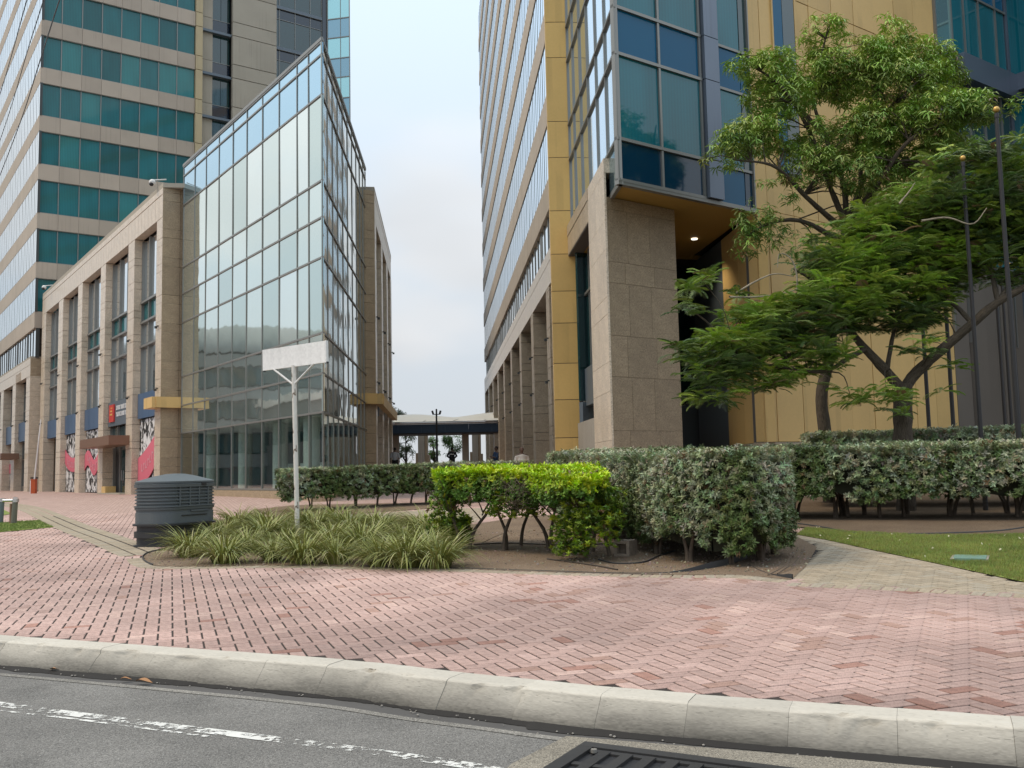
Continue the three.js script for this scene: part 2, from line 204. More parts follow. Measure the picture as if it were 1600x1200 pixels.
// ------------------------------------------------------------------ left tower with its podium
{
  const TX = -39.3, TZ = 77.85, tower = thing('office_tower', 'tall office tower at left with beige spandrel bands and dark teal windows', 'tower', TX, 0.6, TZ);
  const L = new Face(TX, TZ, -35.3, -90), R = new Face(TX, TZ, 54.3, 90), B0 = 14.06, PITCH = 4.187, SP = 1.35, N = 10, PW = 1.6215;
  const end = R.xz(26.2), nose = new Face(end[0], end[1], 102, 90), nEnd = nose.xz(2.35), back = L.xz(44, -0.5);
  part(tower, 'core_wall', prism([L.xz(0.7, -0.7), R.xz(13, -0.6), R.xz(13.4, -1.4), R.xz(16.6, -1.4), R.xz(17, -0.6), R.xz(25.9, -0.7), nose.xz(2.1, -0.4), [nEnd[0] - 8, nEnd[1] + 30], back], 0.6, B0 + N * PITCH), M.core);
  const spanL = [], mullL = [], paneL = [], rims = [], sills = [];
  for (let k = 0; k < N; k++) {
    const y = B0 + k * PITCH, t = y + SP, w = y + PITCH;
    for (let i = 0; i < 8; i++) {
      part(tower, 'spandrel_panel', R.box(i * PW + (i ? 0.009 : 0), (i + 1) * PW - 0.009, y, t, -0.3, 0), M.precast[Math.floor(rng() * 3)]);
      part(tower, 'window_pane', R.box(i * PW + 0.04, (i + 1) * PW - 0.04, t + 0.05, w - 0.04, -0.23, -0.2, 0.004), M.teal[[0, 0, 0, 1, 1, 0, 2, 3][Math.floor(rng() * 8)]]);
    }
    for (let i = 1; i < 8; i++) rims.push(R.box(i * PW - 0.035, i * PW + 0.035, t + 0.06, w - 0.05, -0.24, -0.12));
    sills.push(R.box(0.02, 8 * PW, t, t + 0.055, -0.25, -0.05), R.box(0.02, 8 * PW, w - 0.045, w - 0.003, -0.25, -0.06));
    for (let i = 0; i < 26; i++) {
      spanL.push(L.box(i * PW + 0.01, (i + 1) * PW - 0.01, y, t, -0.3, 0));
      paneL.push(L.box(i * PW + 0.05, i * PW + PW / 2 - 0.03, t + 0.04, w - 0.03, -0.032, -0.014, 0.0012), L.box(i * PW + PW / 2 + 0.03, (i + 1) * PW - 0.05, t + 0.04, w - 0.03, -0.032, -0.014, 0.0012));
      mullL.push(L.box(i * PW - 0.045, i * PW + 0.045, t, w, -0.2, -0.004), L.box(i * PW + PW / 2 - 0.025, i * PW + PW / 2 + 0.025, t, w, -0.2, -0.008));
    }
    // ringed pilaster, recessed bay, plain concrete bay, glass bay
    part(tower, 'pilaster_drum', R.box(13.0, 13.62, y + 0.03, t - 0.03, -0.4, 0.12), M.ochreCol); part(tower, 'pilaster_drum', R.box(13.0, 13.62, t + 0.03, w - 0.03, -0.4, 0.12), M.ochreCol);
    part(tower, 'concrete_panel', R.box(13.65, 14.78, y + 0.2, t + 0.1, -1.1, -0.62), M.precastGrey); part(tower, 'concrete_panel', R.box(13.65, 14.78, t + 0.14, w - 0.05, -1.1, -0.62), M.precastGrey);
    part(tower, 'ledge', R.box(13.64, 16.5, y - 0.06, y + 0.17, -1.1, -0.3), M.slatePanel);
    part(tower, 'window_pane', R.box(14.82, 16.46, y + 0.2, t + 0.08, -0.86, -0.82, 0.003), M.navy);
    part(tower, 'window_pane', R.box(14.82, 15.6, t + 0.14, w - 0.07, -0.86, -0.82, 0.003), M.tealDark); part(tower, 'window_pane', R.box(15.64, 16.46, t + 0.14, w - 0.07, -0.86, -0.82, 0.003), M.tealDark);
    rims.push(R.box(14.8, 16.5, t + 0.085, t + 0.135, -0.9, -0.78));
    part(tower, 'concrete_panel', R.box(16.52, 20.86, y + 0.035, t - 0.035, -0.4, 0.02), M.precastGrey); part(tower, 'concrete_panel', R.box(16.52, 20.86, t + 0.035, w - 0.035, -0.4, 0.02), M.precastGrey);
    part(tower, 'spandrel_band', R.box(20.9, 25.75, y - 0.2, y + 0.12, -0.4, -0.12), M.slatePanel);
    for (const [a, b] of [[20.92, 21.22], [21.28, 22.84], [22.9, 24.45], [24.51, 25.72]]) {
      part(tower, 'window_pane', R.box(a, b, y - 1.22, y - 0.22, -0.3, -0.27, 0.003), M.navy);
      part(tower, 'window_pane', R.box(a, b, y + 0.14, w - 1.28, -0.3, -0.27, 0.003), M.tealDark);
    }
    rims.push(R.box(20.9, 25.75, y - 1.27, y - 1.225, -0.32, -0.2), R.box(20.9, 25.75, y - 0.22, y - 0.2, -0.32, -0.08));
    for (const u of [21.25, 22.87, 24.48, 25.74]) rims.push(R.box(u - 0.03, u + 0.03, y + 0.13, w - 0.2, -0.31, -0.2));
    for (const [a, b] of [[0.05, 1.38], [1.44, 2.34]]) {
      part(tower, 'window_pane', nose.box(a, b, y - 1.95, y - 0.05, -0.2, -0.16, 0.004), M.mirrorSlate);
      part(tower, 'window_pane', nose.box(a, b, y + 0.05, y + 2.13, -0.2, -0.16, 0.004), M.mirrorTeal);
    }
    rims.push(nose.box(0, 2.4, y - 0.05, y + 0.05, -0.22, -0.1), nose.box(0, 2.4, y + 2.13, y + 2.23, -0.22, -0.1));
  }
  rims.push(nose.box(1.385, 1.435, B0, B0 + N * PITCH, -0.2, -0.12), nose.box(-0.03, 0.04, B0, B0 + N * PITCH, -0.25, -0.08), nose.box(2.34, 2.4, B0, B0 + N * PITCH, -0.25, -0.08));
  part(tower, 'corner_strip', R.box(25.78, 26.16, 6, B0 + N * PITCH, -0.35, -0.1), M.navy);
  part(tower, 'spandrel_cladding', spanL, M.precast[0], 'stuff'); part(tower, 'window_glazing', paneL, M.mirror, 'stuff'); part(tower, 'mullion', mullL, M.frameDark, 'stuff'); part(tower, 'window_frame', [...rims, ...sills], M.frame, 'stuff');
  // storey between podium roof and lowest band
  const lowP = [], lowM = [];
  for (let i = 0; i < 30; i++) { lowP.push(L.box(i * 1.4 + 0.12, i * 1.4 + 1.34, 11.6, B0, -0.2, -0.17, 0.002)); lowM.push(L.box(i * 1.4 + 0.02, i * 1.4 + 0.1, 11.6, B0, -0.42, -0.13)); if (i % 4 === 3) lowM.push(L.box(i * 1.4 - 0.3, i * 1.4 + 0.5, 11.6, B0, -1.2, -0.14)); }
  part(tower, 'clerestory_glazing', lowP, M.mirror, 'stuff'); part(tower, 'mullion', lowM, M.frameDark, 'stuff'); part(tower, 'clerestory_pane', R.box(0.2, 8, 11.6, B0, -0.6, -0.55), M.navy);
  globalThis.towerL = { L, R };
}
// granite arcade: fascia courses over columns with recessed bays
function slabs(f, u0, u1, y0, y1, n0, n1, list, courses = [0.42, 1.15], jw = 0.02, split = 0) {
  let y = y0, k = 0; while (y < y1 - 0.05) { const h = Math.min(courses[k % courses.length], y1 - y), m = split ? Math.max(1, Math.round((u1 - u0) / split)) : 1, sh = (k % 2) * 0.5; 
    if (m === 1) list.push(f.box(u0, u1, y + jw / 2, y + h - jw / 2, n0, n1 + rr(-0.003, 0.003)));
    else { const w = (u1 - u0) / m; let a = u0; for (let i = 0; i <= m; i++) { const b = Math.min(u1, u0 + (i + 1 - (sh ? 0.5 : 0)) * w); if (b - a > 0.05) list.push(f.box(a + jw / 2, b - jw / 2, y + jw / 2, y + h - jw / 2, n0, n1 + rr(-0.003, 0.003))); a = b; } }
    y += h; k++; }
  return list;
}
function lampOn(group, f, u, y) { part(group, 'wall_lamp', [f.box(u - 0.03, u + 0.03, y, y + 0.06, 0, 0.1), f.box(u - 0.06, u + 0.06, y - 0.10, y + 0.015, 0.07, 0.2)], M.frameDark); }
{ // podium below the left tower
  const X = -39.55, Z = 77.86, b = thing('granite_podium', 'low granite podium building with arcade at far left under the tower', 'building', X, 0.6, Z), L = new Face(X, Z, -35.3, -90), R = new Face(X, Z, 54.3, 90), y0 = 0.55;
  part(b, 'core_wall', prism([L.xz(0.4, -1.4), R.xz(9, -0.9), L.xz(9, -30), L.xz(46, -30), L.xz(46, -1.4)], y0, 11.4), M.core);
  part(b, 'roof_slab', prism([L.xz(0, 0), R.xz(9, 0), L.xz(9, -30), L.xz(46, -30), L.xz(46, 0)], 11.55, 11.7), M.precastGrey);
  const fas = []; for (let i = 0; i < 44; i++) fas.push(L.box(i + 0.01, i + 0.99, 10.1, 11.0, -0.5, 0), L.box(i + 0.01, i + 0.99, 11.02, 11.54, -0.5, 0.01));
  part(b, 'fascia_cladding', fas, M.graniteLit, 'stuff');
  for (let y = y0, k = 0; y < 11.5; k++) { const h = Math.min([1.2, 0.5][k % 2], 11.54 - y); for (let i = 0; i < 4; i++) part(b, 'stone_slab', R.box(i * 2 + 0.01, i * 2 + 1.99, y + 0.01, y + h - 0.01, -0.5, 0), M.graniteShaded); y += h; }
  for (let k = 0; k < 6; k++) {
    const u = k * 7.6;
    part(b, 'column', slabs(L, u, u + 1.9, y0, 10.08, -0.9, 0, []), M.graniteLit); lampOn(b, L, u + 1, 6.4);
    const a = u + 1.92, z = u + 7.58;
    part(b, 'window_pane', L.box(a, z, 6.6, 10.05, -0.85, -0.8), M.tealDark); const fr = []; for (let j = 0; j <= 4; j++) fr.push(L.box(a + (z - a) * j / 4 - 0.05, a + (z - a) * j / 4 + 0.05, 6.6, 10.05, -0.8, -0.66)); for (const y of [7.6, 9]) fr.push(L.box(a, z, y - 0.04, y + 0.04, -0.8, -0.68)); part(b, 'window_frame', fr, M.frame);
    part(b, 'fascia_panel', L.box(a, z, 4.9, 6.55, -0.8, -0.3), M.bluePanel);
    if (k === 1) { const m = part(b, 'mural', L.box(a, z, y0, 4.85, -0.8, -0.7), M.mural); part(m, 'ribbon', L.box(a, z, 2.2, 3.1, -0.69, -0.64), M.pink); part(b, 'canopy', L.box(u - 1.4, a + 1.2, 3.4, 3.9, -0.2, 1.2), M.brownMetal); }
    else { part(b, 'window_pane', L.box(a, z, y0 + 0.5, 4.85, -0.8, -0.75), M.tealDark); const q = []; for (let j = 0; j <= 3; j++) q.push(L.box(a + (z - a) * j / 3 - 0.05, a + (z - a) * j / 3 + 0.05, y0, 4.85, -0.76, -0.62)); q.push(L.box(a, z, 3.3, 3.4, -0.76, -0.62), L.box(a, z, y0, y0 + 0.5, -0.8, -0.6)); part(b, 'door_frame', q, M.frame); }
  }
  const strokes = []; for (const [s, h] of [[0, 0.9], [0.5, 0.9], [1.0, 0.9], [1.5, 0.9], [2.05, 0.9]]) { strokes.push(L.box(5.2 + s, 5.32 + s, 10.1, 10.1 + h * 0.8, 0.01, 0.06), L.box(5.2 + s, 5.5 + s, 10.75, 10.85, 0.012, 0.055)); }
  part(b, 'raised_lettering', strokes, M.graniteLit);
}

// ------------------------------------------------------------------ left plaza building with the glass prow
function windowBay(b, f, a, z, y0, y1, n, panes, transoms, mats) {     // glazed bay: panes as parts, one frame
  const fr = []; for (let j = 0; j <= panes; j++) { const u = a + (z - a) * j / panes; fr.push(f.box(u - 0.045, u + 0.045, y0, y1, n, n + 0.14)); }
  const ys = [y0, ...transoms, y1]; for (const y of transoms) fr.push(f.box(a, z, y - 0.06, y + 0.06, n, n + 0.2));
  for (let r = 0; r < ys.length - 1; r++) for (let j = 0; j < panes; j++) part(b, 'window_pane', f.box(a + (z - a) * j / panes + 0.05, a + (z - a) * (j + 1) / panes - 0.05, ys[r] + 0.06, ys[r + 1] - 0.06, n - 0.05, n, 0.004), mats(r, j));
  part(b, 'window_frame', fr, M.frame);
}
{
  const X = -17.92, Z = 48.43, b = thing('granite_hall', 'granite plaza hall with tall columned windows left of the glass prow', 'building', X, 0.62, Z), y0 = 0.56;
  const L = new Face(X, Z, -35.3, -90), F = new Face(X, Z, 54.3, 90), R = new Face(-7.15, 49.9, -4.2, 90), RF = new Face(-7.15, 49.9, 54.3, 90);
  const far = L.xz(35.5, 0), rEnd = R.xz(16.4, 0);
  part(b, 'core_wall', prism([L.xz(0.9, -0.75), L.xz(33, -0.75), [far[0] + 14, far[1] + 10], R.xz(16, -0.75), R.xz(0.6, -0.75)], y0, 16.5), M.core);
  part(b, 'roof_slab', prism([L.xz(0, 0), L.xz(35.5, 0), [far[0] + 14, far[1] + 10], R.xz(16.4, 0), R.xz(0, 0)], 16.55, 16.78), M.precastGrey);
  const fas = []; for (let i = 0; i < 50; i++) { const u = i * 0.71; fas.push(L.box(u + 0.014, u + 0.696, 15.0, 16.18, -0.5, 0)); if (i % 2 === 0) fas.push(L.box(u + 0.014, u + 1.406, 16.225, 16.54, -0.5, 0.004)); }
  part(b, 'fascia_cladding', fas, M.graniteLit, 'stuff');
  const cols = [[0, 1.09], [5.7, 7.1], [12.8, 14.15], [19.75, 21.2], [26.6, 28.3], [33.75, 35.5]];
  cols.forEach(([a, z], k) => { part(b, 'column', slabs(L, k ? a : a + 0.02, z, y0, 14.98, -0.8, 0, [], [0.95, 0.4, 1.25, 0.4]), gl()); for (const y of [6.05, 9.3]) lampOn(b, L, (a + z) / 2, y); });
  // the corner pier, slab by slab
  let y = y0; for (let k = 0; y < 16.5; k++) { const h = Math.min([1.5, 0.45, 1.05, 0.45][k % 4], 16.54 - y); for (let i = 0; i < 2; i++) part(b, 'stone_slab', F.box(0.008 + i * 0.9 - (k % 2) * 0.0, 0.892 + i * 0.9, y + 0.008, y + h - 0.008, -0.35, 0.002 + rr(0, 0.006)), gd()); y += h; }
  part(b, 'ledge', [L.box(-0.28, 1.3, 5.05, 5.6, -0.3, 0.5)], M.yellow[1]); part(b, 'ledge', F.box(-0.3, 1.75, 5.05, 5.6, 0.0, 0.36), M.yellow[1]);
  for (let k = 0; k < 5; k++) {
    const a = cols[k][1] + 0.02, z = cols[k + 1][0] - 0.02;
    windowBay(b, L, a, z, 6.2, 14.9, -0.55, 3, [8.85, 10.2, 11.35], (r, j) => (r === 2 ? M.teal[0] : j ? M.mirror : M.mirrorSlate));
    if (k !== 1) { for (let j = 0; j < 4; j++) part(b, 'fascia_panel', L.box(a + (z - a) * j / 4 + 0.01, a + (z - a) * (j + 1) / 4 - 0.01, 4.8, 6.18, -0.6, -0.28), M.bluePanel); }
    else part(b, 'fascia_panel', L.box(a, z, 4.7, 6.18, -0.6, -0.28), M.slatePanel);
    if (k === 4) { part(b, 'back_wall', L.box(a, z, y0, 4.8, -2.4, -2.2), M.graniteShaded); }
    else if (k === 1) { // entrance
      const sg = part(b, 'sign_board', L.box(z - 1.75, z - 0.55, 4.95, 6.0, -0.28, -0.2), M.signRed); const txt = []; 
      part(sg, 'emblem', [L.box(z - 1.45, z - 0.9, 5.35, 5.45, -0.2, -0.18), L.box(z - 1.4, z - 0.95, 5.55, 5.65, -0.2, -0.18), L.box(z - 1.45, z - 1.05, 5.75, 5.82, -0.2, -0.18)], M.signGold);
      for (const [yy, n, s] of [[5.62, 8, 0], [5.22, 7, 3]]) for (let q = 0; q < n; q++) { const u = z - 2.35 - q * 0.36; txt.push(L.box(u, u + 0.06, yy, yy + 0.26, -0.28, -0.24)); if ((q + s) % 3 !== 1) txt.push(L.box(u + 0.051, u + 0.17, yy + 0.2, yy + 0.26, -0.28, -0.245)); if ((q + s) % 2 === 0) txt.push(L.box(u + 0.051, u + 0.17, yy, yy + 0.06, -0.28, -0.245)); if ((q * 2 + s) % 3 !== 0) txt.push(L.box(u + 0.171, u + 0.21, yy, yy + 0.26, -0.28, -0.243)); }
      part(b, 'sign_lettering', txt, M.white);
      windowBay(b, L, a, z, 3.95, 4.68, -0.55, 3, [], () => M.tealDark);
      part(b, 'canopy', [L.box(a - 0.9, z + 1.2, 3.4, 3.92, -0.3, 1.1)], M.brownMetal);
      part(b, 'back_wall', L.box(a, z, y0, 3.4, -2.2, -2.0), M.dark);
      const d = []; for (const u of [a + 0.3, a + 1.9, a + 3.5, a + 5.2]) d.push(L.box(u - 0.06, u + 0.06, y0, 3.38, -0.65, -0.5)); part(b, 'door_frame', d, M.frame);
      const dr = part(b, 'door', L.box(a + 2.05, a + 3.35, y0 + 0.1, 3.2, -0.62, -0.58), M.tealDark); part(dr, 'handle', L.box(a + 3.1, a + 3.14, 1.4, 2.0, -0.56, -0.5), M.chrome); part(b, 'door', L.box(a + 0.4, a + 1.8, y0 + 0.1, 3.2, -0.62, -0.58), M.tealDark);
      part(b, 'planter_box', L.box(a + 3.9, a + 4.9, y0, y0 + 0.5, -0.4, 0.2), M.yellow[0]); part(b, 'step', L.box(a, z, y0, y0 + 0.12, -0.5, 0.3), M.precastGrey);
    } else {
      const mu = part(b, 'mural', L.box(a, z, y0 + 0.1, 4.75, -0.5, -0.42), M.mural), n = 14, W = z - a, pos = [], idx = [], up = k === 0;
      for (let i = 0; i <= n; i++) { const t = i / n, u = z - t * W, c = up ? 2.0 + 1.7 * t * t : k === 2 ? 2.6 + 0.35 * Math.sin(t * 9) : 2.55 + 1.1 * (t - 0.55) * (t - 0.55) * 2, w = up ? 0.62 + 0.25 * Math.sin(t * 3) : 0.5;
        for (const [yy, nn] of [[c - w, -0.33], [c + w, -0.33], [c + w, -0.40], [c - w, -0.40]]) { const p = L.pt(u, yy, nn); pos.push(p.x, p.y, p.z); } }
      for (let i = 0; i < n; i++) for (let q = 0; q < 4; q++) { const A = i * 4 + q, B = i * 4 + (q + 1) % 4; idx.push(A, B, A + 4, B, B + 4, A + 4); }
      const g = strips([{ pos, idx }]); part(mu, 'ribbon', nonidx(g), M.pink);
      const tx = []; for (let q = 0; q < 7; q++) { const t = 0.2 + q * 0.09, c = up ? 2.0 + 1.7 * t * t : k === 2 ? 2.6 + 0.35 * Math.sin(t * 9) : 2.55 + 2.2 * (t - 0.55) ** 2, u = z - t * W; tx.push(L.box(u - 0.05, u + 0.03, c - 0.2, c + 0.2, -0.325, -0.31), L.box(u - 0.2, u - 0.06, c + (q % 2 ? 0.1 : -0.2), c + (q % 2 ? 0.18 : -0.12), -0.325, -0.312)); }
      part(mu, 'lettering', tx, M.pinkPale);
    }
  }
  // arcade on the passage side
  const fr2 = []; for (let i = 0; i < 16; i++) fr2.push(R.box(i + 0.01, i + 0.99, 15.0, 16.2, -0.5, 0), R.box(i + 0.01, i + 0.99, 16.22, 16.54, -0.5, 0.01)); part(b, 'fascia_cladding', fr2, M.graniteLit, 'stuff');
  for (const [a, z] of [[0, 1.2], [5.4, 6.7], [10.6, 11.9], [15.2, 16.4]]) { part(b, 'column', slabs(R, a, z, y0, 14.98, -1.0, 0, [], [0.95, 0.4, 1.25, 0.4]), M.graniteLit); lampOn(b, R, (a + z) / 2, 6.3); lampOn(b, R, (a + z) / 2, 9.8); }
  y = y0; for (let k = 0; y < 16.5; k++) { const h = Math.min([1.5, 0.45, 1.05, 0.45][k % 4], 16.54 - y); part(b, 'stone_slab', RF.box(-2.4, -0.008, y + 0.008, y + h - 0.008, -0.35, 0.004), M.graniteShaded); y += h; }
  part(b, 'ledge', RF.box(-2.4, 0.3, 5.1, 5.65, 0.0, 0.3), M.yellow[1]); part(b, 'ledge', R.box(-0.3, 15.8, 5.1, 5.65, 0.003, 0.35), M.yellow[1]);
  for (const [a, z] of [[1.22, 5.38], [6.72, 10.58], [11.92, 15.18]]) { windowBay(b, R, a, z, 6.2, 14.9, -0.6, 3, [8.85, 10.2], () => M.tealDark); part(b, 'fascia_panel', R.box(a, z, 4.8, 6.18, -0.6, -0.2), M.bluePanel); windowBay(b, R, a, z, y0, 4.75, -0.6, 3, [], () => M.tealDark); }
}
{ // the prow: two glass walls meeting in a sharp edge
  const X = -6.83, Z = 34.36, b = thing('glass_prow', 'wedge shaped glass pavilion with pale grid of panes and sharp front edge', 'glass pavilion', X, 0.6, Z), y0 = 0.45;
  const L = new Face(X, Z, -35.3, -90), R = new Face(X, Z, -2.85, 90), YS = [0.944, 3.75, 5.16, 6.65, 9.45, 10.95, 12.34, 15.62, 17.17, 17.66];
  const UL = [0.05, 1.32, 2.44, 4.30, 6.17, 8.06, 9.88, 11.83, 13.76, 15.59, 17.5], UR = [0.05, 1.4, 2.85, 4.35, 6.0, 7.7, 9.4, 11.1, 12.7, 14.2, 15.5];
  const frL = [], frR = [];
  for (const [f, U, fr, side] of [[L, UL, frL, 0], [R, UR, frR, 1]]) {
    const E = U[U.length - 1];
    for (let r = 0; r < 9; r++) for (let i = 0; i < 10; i++) {
      const a = U[i] + (i ? 0.035 : -0.02), z = U[i + 1] - 0.035, ya = YS[r] + 0.03, yb = YS[r + 1] - 0.03, top = r >= 7;
      const m = r === 0 ? (side ? M.clear : M.clear) : side ? M.prowSide[Math.floor(rng() * 3)] : top ? M.prowBlue : M.prow[Math.floor(rng() * 4)];
      part(b, 'window_pane', f.box(a, z, ya, yb, -0.06, -0.03, 0.0045), m);
    }
    for (const u of U) fr.push(f.box(u - 0.025, u + 0.025, YS[0], 17.6, u < 0.3 ? -0.03 : -0.12, 0.0));
    for (const y of YS) fr.push(f.box(0.012, 0.4, y - 0.035, y + 0.035, -0.012, 0.011), f.box(0.4, E, y - 0.035, y + 0.035, -0.12, 0.012));
    fr.push(f.box(0.012, 0.6, 17.69, 17.82, -0.012, 0.029), f.box(0.6, E + 0.05, 17.69, 17.82, -0.3, 0.03));
    part(b, 'plinth', f.box(0.02, E, y0, 0.89, -0.4, 0.05), M.graniteShaded);
  }
  frL.push(L.box(0.0, 0.022, 0.9, 17.82, -0.008, 0.018));
  part(b, 'curtain_wall_frame', frL, M.frame); part(b, 'curtain_wall_frame', frR, M.frame);
  // what shows through: floor, ceiling, round columns, blank upper wall
  const inL = [L.xz(0.8, -0.4), L.xz(17.3, -0.3), R.xz(15.4, -0.3)];
  part(b, 'floor_slab', prism(inL, 0.5, 0.93), M.concrete); part(b, 'ceiling', prism(inL, 3.72, 3.9), M.white); part(b, 'roof_slab', prism(inL, 17.3, 17.6), M.precastGrey);
  part(b, 'inner_wall', prism([L.xz(2.2, -0.7), L.xz(17.2, -0.7), R.xz(15.2, -0.6), R.xz(2.2, -0.7)], 4.0, 17.2), M.core);
  for (const [u, n] of [[2.9, -0.8], [7.4, -1.3], [12, -1.4], [16.2, -1.2]]) { const g = new THREE.CylinderGeometry(0.32, 0.32, 2.9, 18), p = L.pt(u, 2.38, n); g.translate(p.x, p.y, p.z); part(b, 'column', g, M.white); }
  part(b, 'back_wall', prism([L.xz(16.8, -0.5), L.xz(17.2, -0.5), R.xz(15.0, -0.4), R.xz(14.6, -0.4)], 0.93, 3.7), M.slatePanel);
  part(b, 'reception_counter', L.box(4.5, 9.5, 0.93, 2.0, -2.4, -1.9), M.white);
}

// ------------------------------------------------------------------ right tower
{
  const X = 3.08, Z = 25.8, b = thing('granite_tower', 'right hand tower with yellow panels, blue bay window and granite corner pillar', 'tower', X, 0.6, Z), y0 = 0.4;
  const D2 = new Face(X, Z, -4.5, -90), FR = new Face(X, Z, 54.3, 90), SP = 1.36, PITCH = 3.83, LV = [13.1]; for (let k = 1; k < 10; k++) LV.push(13.1 + PITCH * k);
  const top = 13.1 + PITCH * 10;
  part(b, 'core_wall', prism([D2.xz(1.0, -0.5), D2.xz(76, -0.9), [D2.xz(76)[0] + 26, D2.xz(76)[1]], FR.xz(28, -6), FR.xz(17.1, -1.2), FR.xz(5.9, -0.8), FR.xz(5.6, -0.3), FR.xz(0.7, -0.3)], 9.6, top), M.core);
  // --- glass strip beside the bay, facing the passage
  const UM = [0, 1.55, 3.15, 4.75, 6.35, 7.95, 9.24], lines = [9.45, 10.63]; LV.forEach((y) => lines.push(y, y + SP)); const fr = [];
  for (let i = 0; i < 6; i++) for (let r = 0; r < lines.length - 1; r++) { if (lines[r] > 26) break; if (r === 0 && i > 0) continue; const isSp = r % 2 === 0; part(b, 'window_pane', D2.box(UM[i] + 0.035, UM[i + 1] - 0.035, lines[r] + 0.03, lines[r + 1] - 0.03, -0.05, -0.02, 0.004), r === 0 ? M.mirrorSlate : M.mirrorBlue); }
  for (const u of UM) fr.push(D2.box(u - 0.032, u + 0.032, u > 1.4 ? 10.66 : 9.45, 26.2, -0.1, 0.03)); for (const y of lines) if (y < 26) fr.push(D2.box(0, 9.24, y - 0.04, y + 0.04, -0.1, y < 10 ? -0.02 : 0.05));
  part(b, 'curtain_wall_frame', fr, M.frame);
  part(b, 'upper_glazing', D2.box(0, 9.24, 26.3, top, -0.1, 0), M.mirrorBlue);
  // --- bay window, front
  const FU = [0, 1.7, 3.42], frB = [];
  for (let r = 0; r < lines.length - 1; r++) { const sp = r % 2 === 0; for (let i = 0; i < 2; i++) { if (lines[r] > 26) break; part(b, 'window_pane', FR.box(FU[i] + 0.045, FU[i + 1] - 0.045, lines[r] + 0.045, lines[r + 1] - 0.045, -0.05, -0.02, 0.003), r === 0 ? M.bayLow : sp ? M.bayBlue[i] : M.bayTeal); }
    if (lines[r] < 26) { part(b, 'window_pane', FR.box(4.16, 5.36, lines[r] + 0.045, lines[r + 1] - 0.045, -0.14, -0.11, 0.003), r === 0 ? M.bayBlue[0] : sp ? M.bayBlue[1] : M.bayTeal); part(b, 'window_pane', FR.box(5.4, 5.72, lines[r] + 0.045, lines[r + 1] - 0.045, -0.14, -0.11), r === 0 ? M.bayLow : sp ? M.bayBlue[1] : M.tealDark); part(b, 'cladding_panel', FR.box(3.5, 4.12, lines[r] + 0.012, lines[r + 1] - 0.012, -0.2, 0.16), M.blueGrey); } }
  for (const u of FU) frB.push(FR.box(u - 0.04, u + 0.04, 9.35, 26.3, -0.1, 0.04)); for (const y of lines) if (y < 26) frB.push(FR.box(-0.04, 3.46, y - 0.045, y + 0.045, -0.1, 0.06), FR.box(4.13, 5.74, y - 0.04, y + 0.04, -0.16, -0.06)); frB.push(FR.box(5.72, 5.77, 9.4, 26.3, -0.2, -0.02));
  part(b, 'curtain_wall_frame', frB, M.frame); part(b, 'upper_glazing', FR.box(0, 5.72, 26.35, top, -0.12, -0.02), M.bayTeal);
  // soffit with its rim, and the deep entrance under it
  part(b, 'soffit', prism([D2.xz(0.12, -0.1), D2.xz(9.3, -0.25), [D2.xz(9.3)[0] + 9, D2.xz(9.3)[1] + 2], FR.xz(9, -6), FR.xz(5.75, -0.12), FR.xz(0.1, -0.1)], 9.42, 9.56), M.ochreSoffit);
  part(b, 'soffit_rim', [FR.box(-0.05, 5.76, 9.32, 9.44, -0.12, 0.05), D2.box(0.0, 1.45, 9.32, 9.44, -0.12, -0.01)], M.frame);
  const BK = new Face(...FR.xz(0, -7.2), 54.3, 90);
  part(b, 'entrance_wall', BK.box(4.5, 15, y0, 3.9, -0.2, 0), M.slatePanel); part(b, 'entrance_glazing', BK.box(4.5, 15, 3.95, 9.42, -0.2, -0.1), M.tealDark); part(b, 'door', BK.box(8.6, 9.4, y0, 2.9, 0, 0.05), M.brownMetal);
  { const q = at(1085, 373, 29.3), g = new THREE.CylinderGeometry(0.11, 0.11, 0.03, 20), d0 = ray(1085, 373), t = (9.41 - EYE) / d0[1]; g.translate(d0[0] * t, 9.4, -d0[2] * t); const dl = part(b, 'downlight_lamp', g, sm({ color: 0xffffff, emissive: new THREE.Color(1, 0.93, 0.8), emissiveIntensity: 1.6 })); const pl = new THREE.SpotLight(0xffeed0, 14, 14, 0.9, 0.6); pl.position.set(d0[0] * t, 9.33, -d0[2] * t); pl.target.position.set(d0[0] * t, 0, -d0[2] * t); pl.castShadow = true; pl.shadow.radius = 4; scene.add(pl, pl.target); }
  // --- granite corner pillar, beam and fin
  const pc = D2.xz(1.4, 0.16), PF = new Face(pc[0], pc[1], 54.3, 90), PS = new Face(pc[0], pc[1], -4.5, -90);
  part(b, 'pillar_core', prism([PF.xz(0.2, -0.02), PF.xz(2.8, -0.02), PF.xz(2.8, -1.7), PS.xz(2.9, -0.1), PS.xz(0.2, -0.06)], y0, 9.4), M.graniteShaded);
  let y = y0, k = 0; for (; y < 9.38; k++) { const h = Math.min([1.55, 0.62, 1.55, 1.2][k % 4], 9.4 - y), cut = k % 2 ? [0, 0.72, 1.9, 2.85] : [0, 0.85, 1.75, 2.85]; for (let i = 0; i < 3; i++) part(b, 'stone_slab', PF.box(cut[i] + (i ? 0.005 : 0.055), cut[i + 1] - 0.005, y + 0.005, y + h - 0.005, -0.055, rr(-0.001, 0.003)), gd()); y += h; }
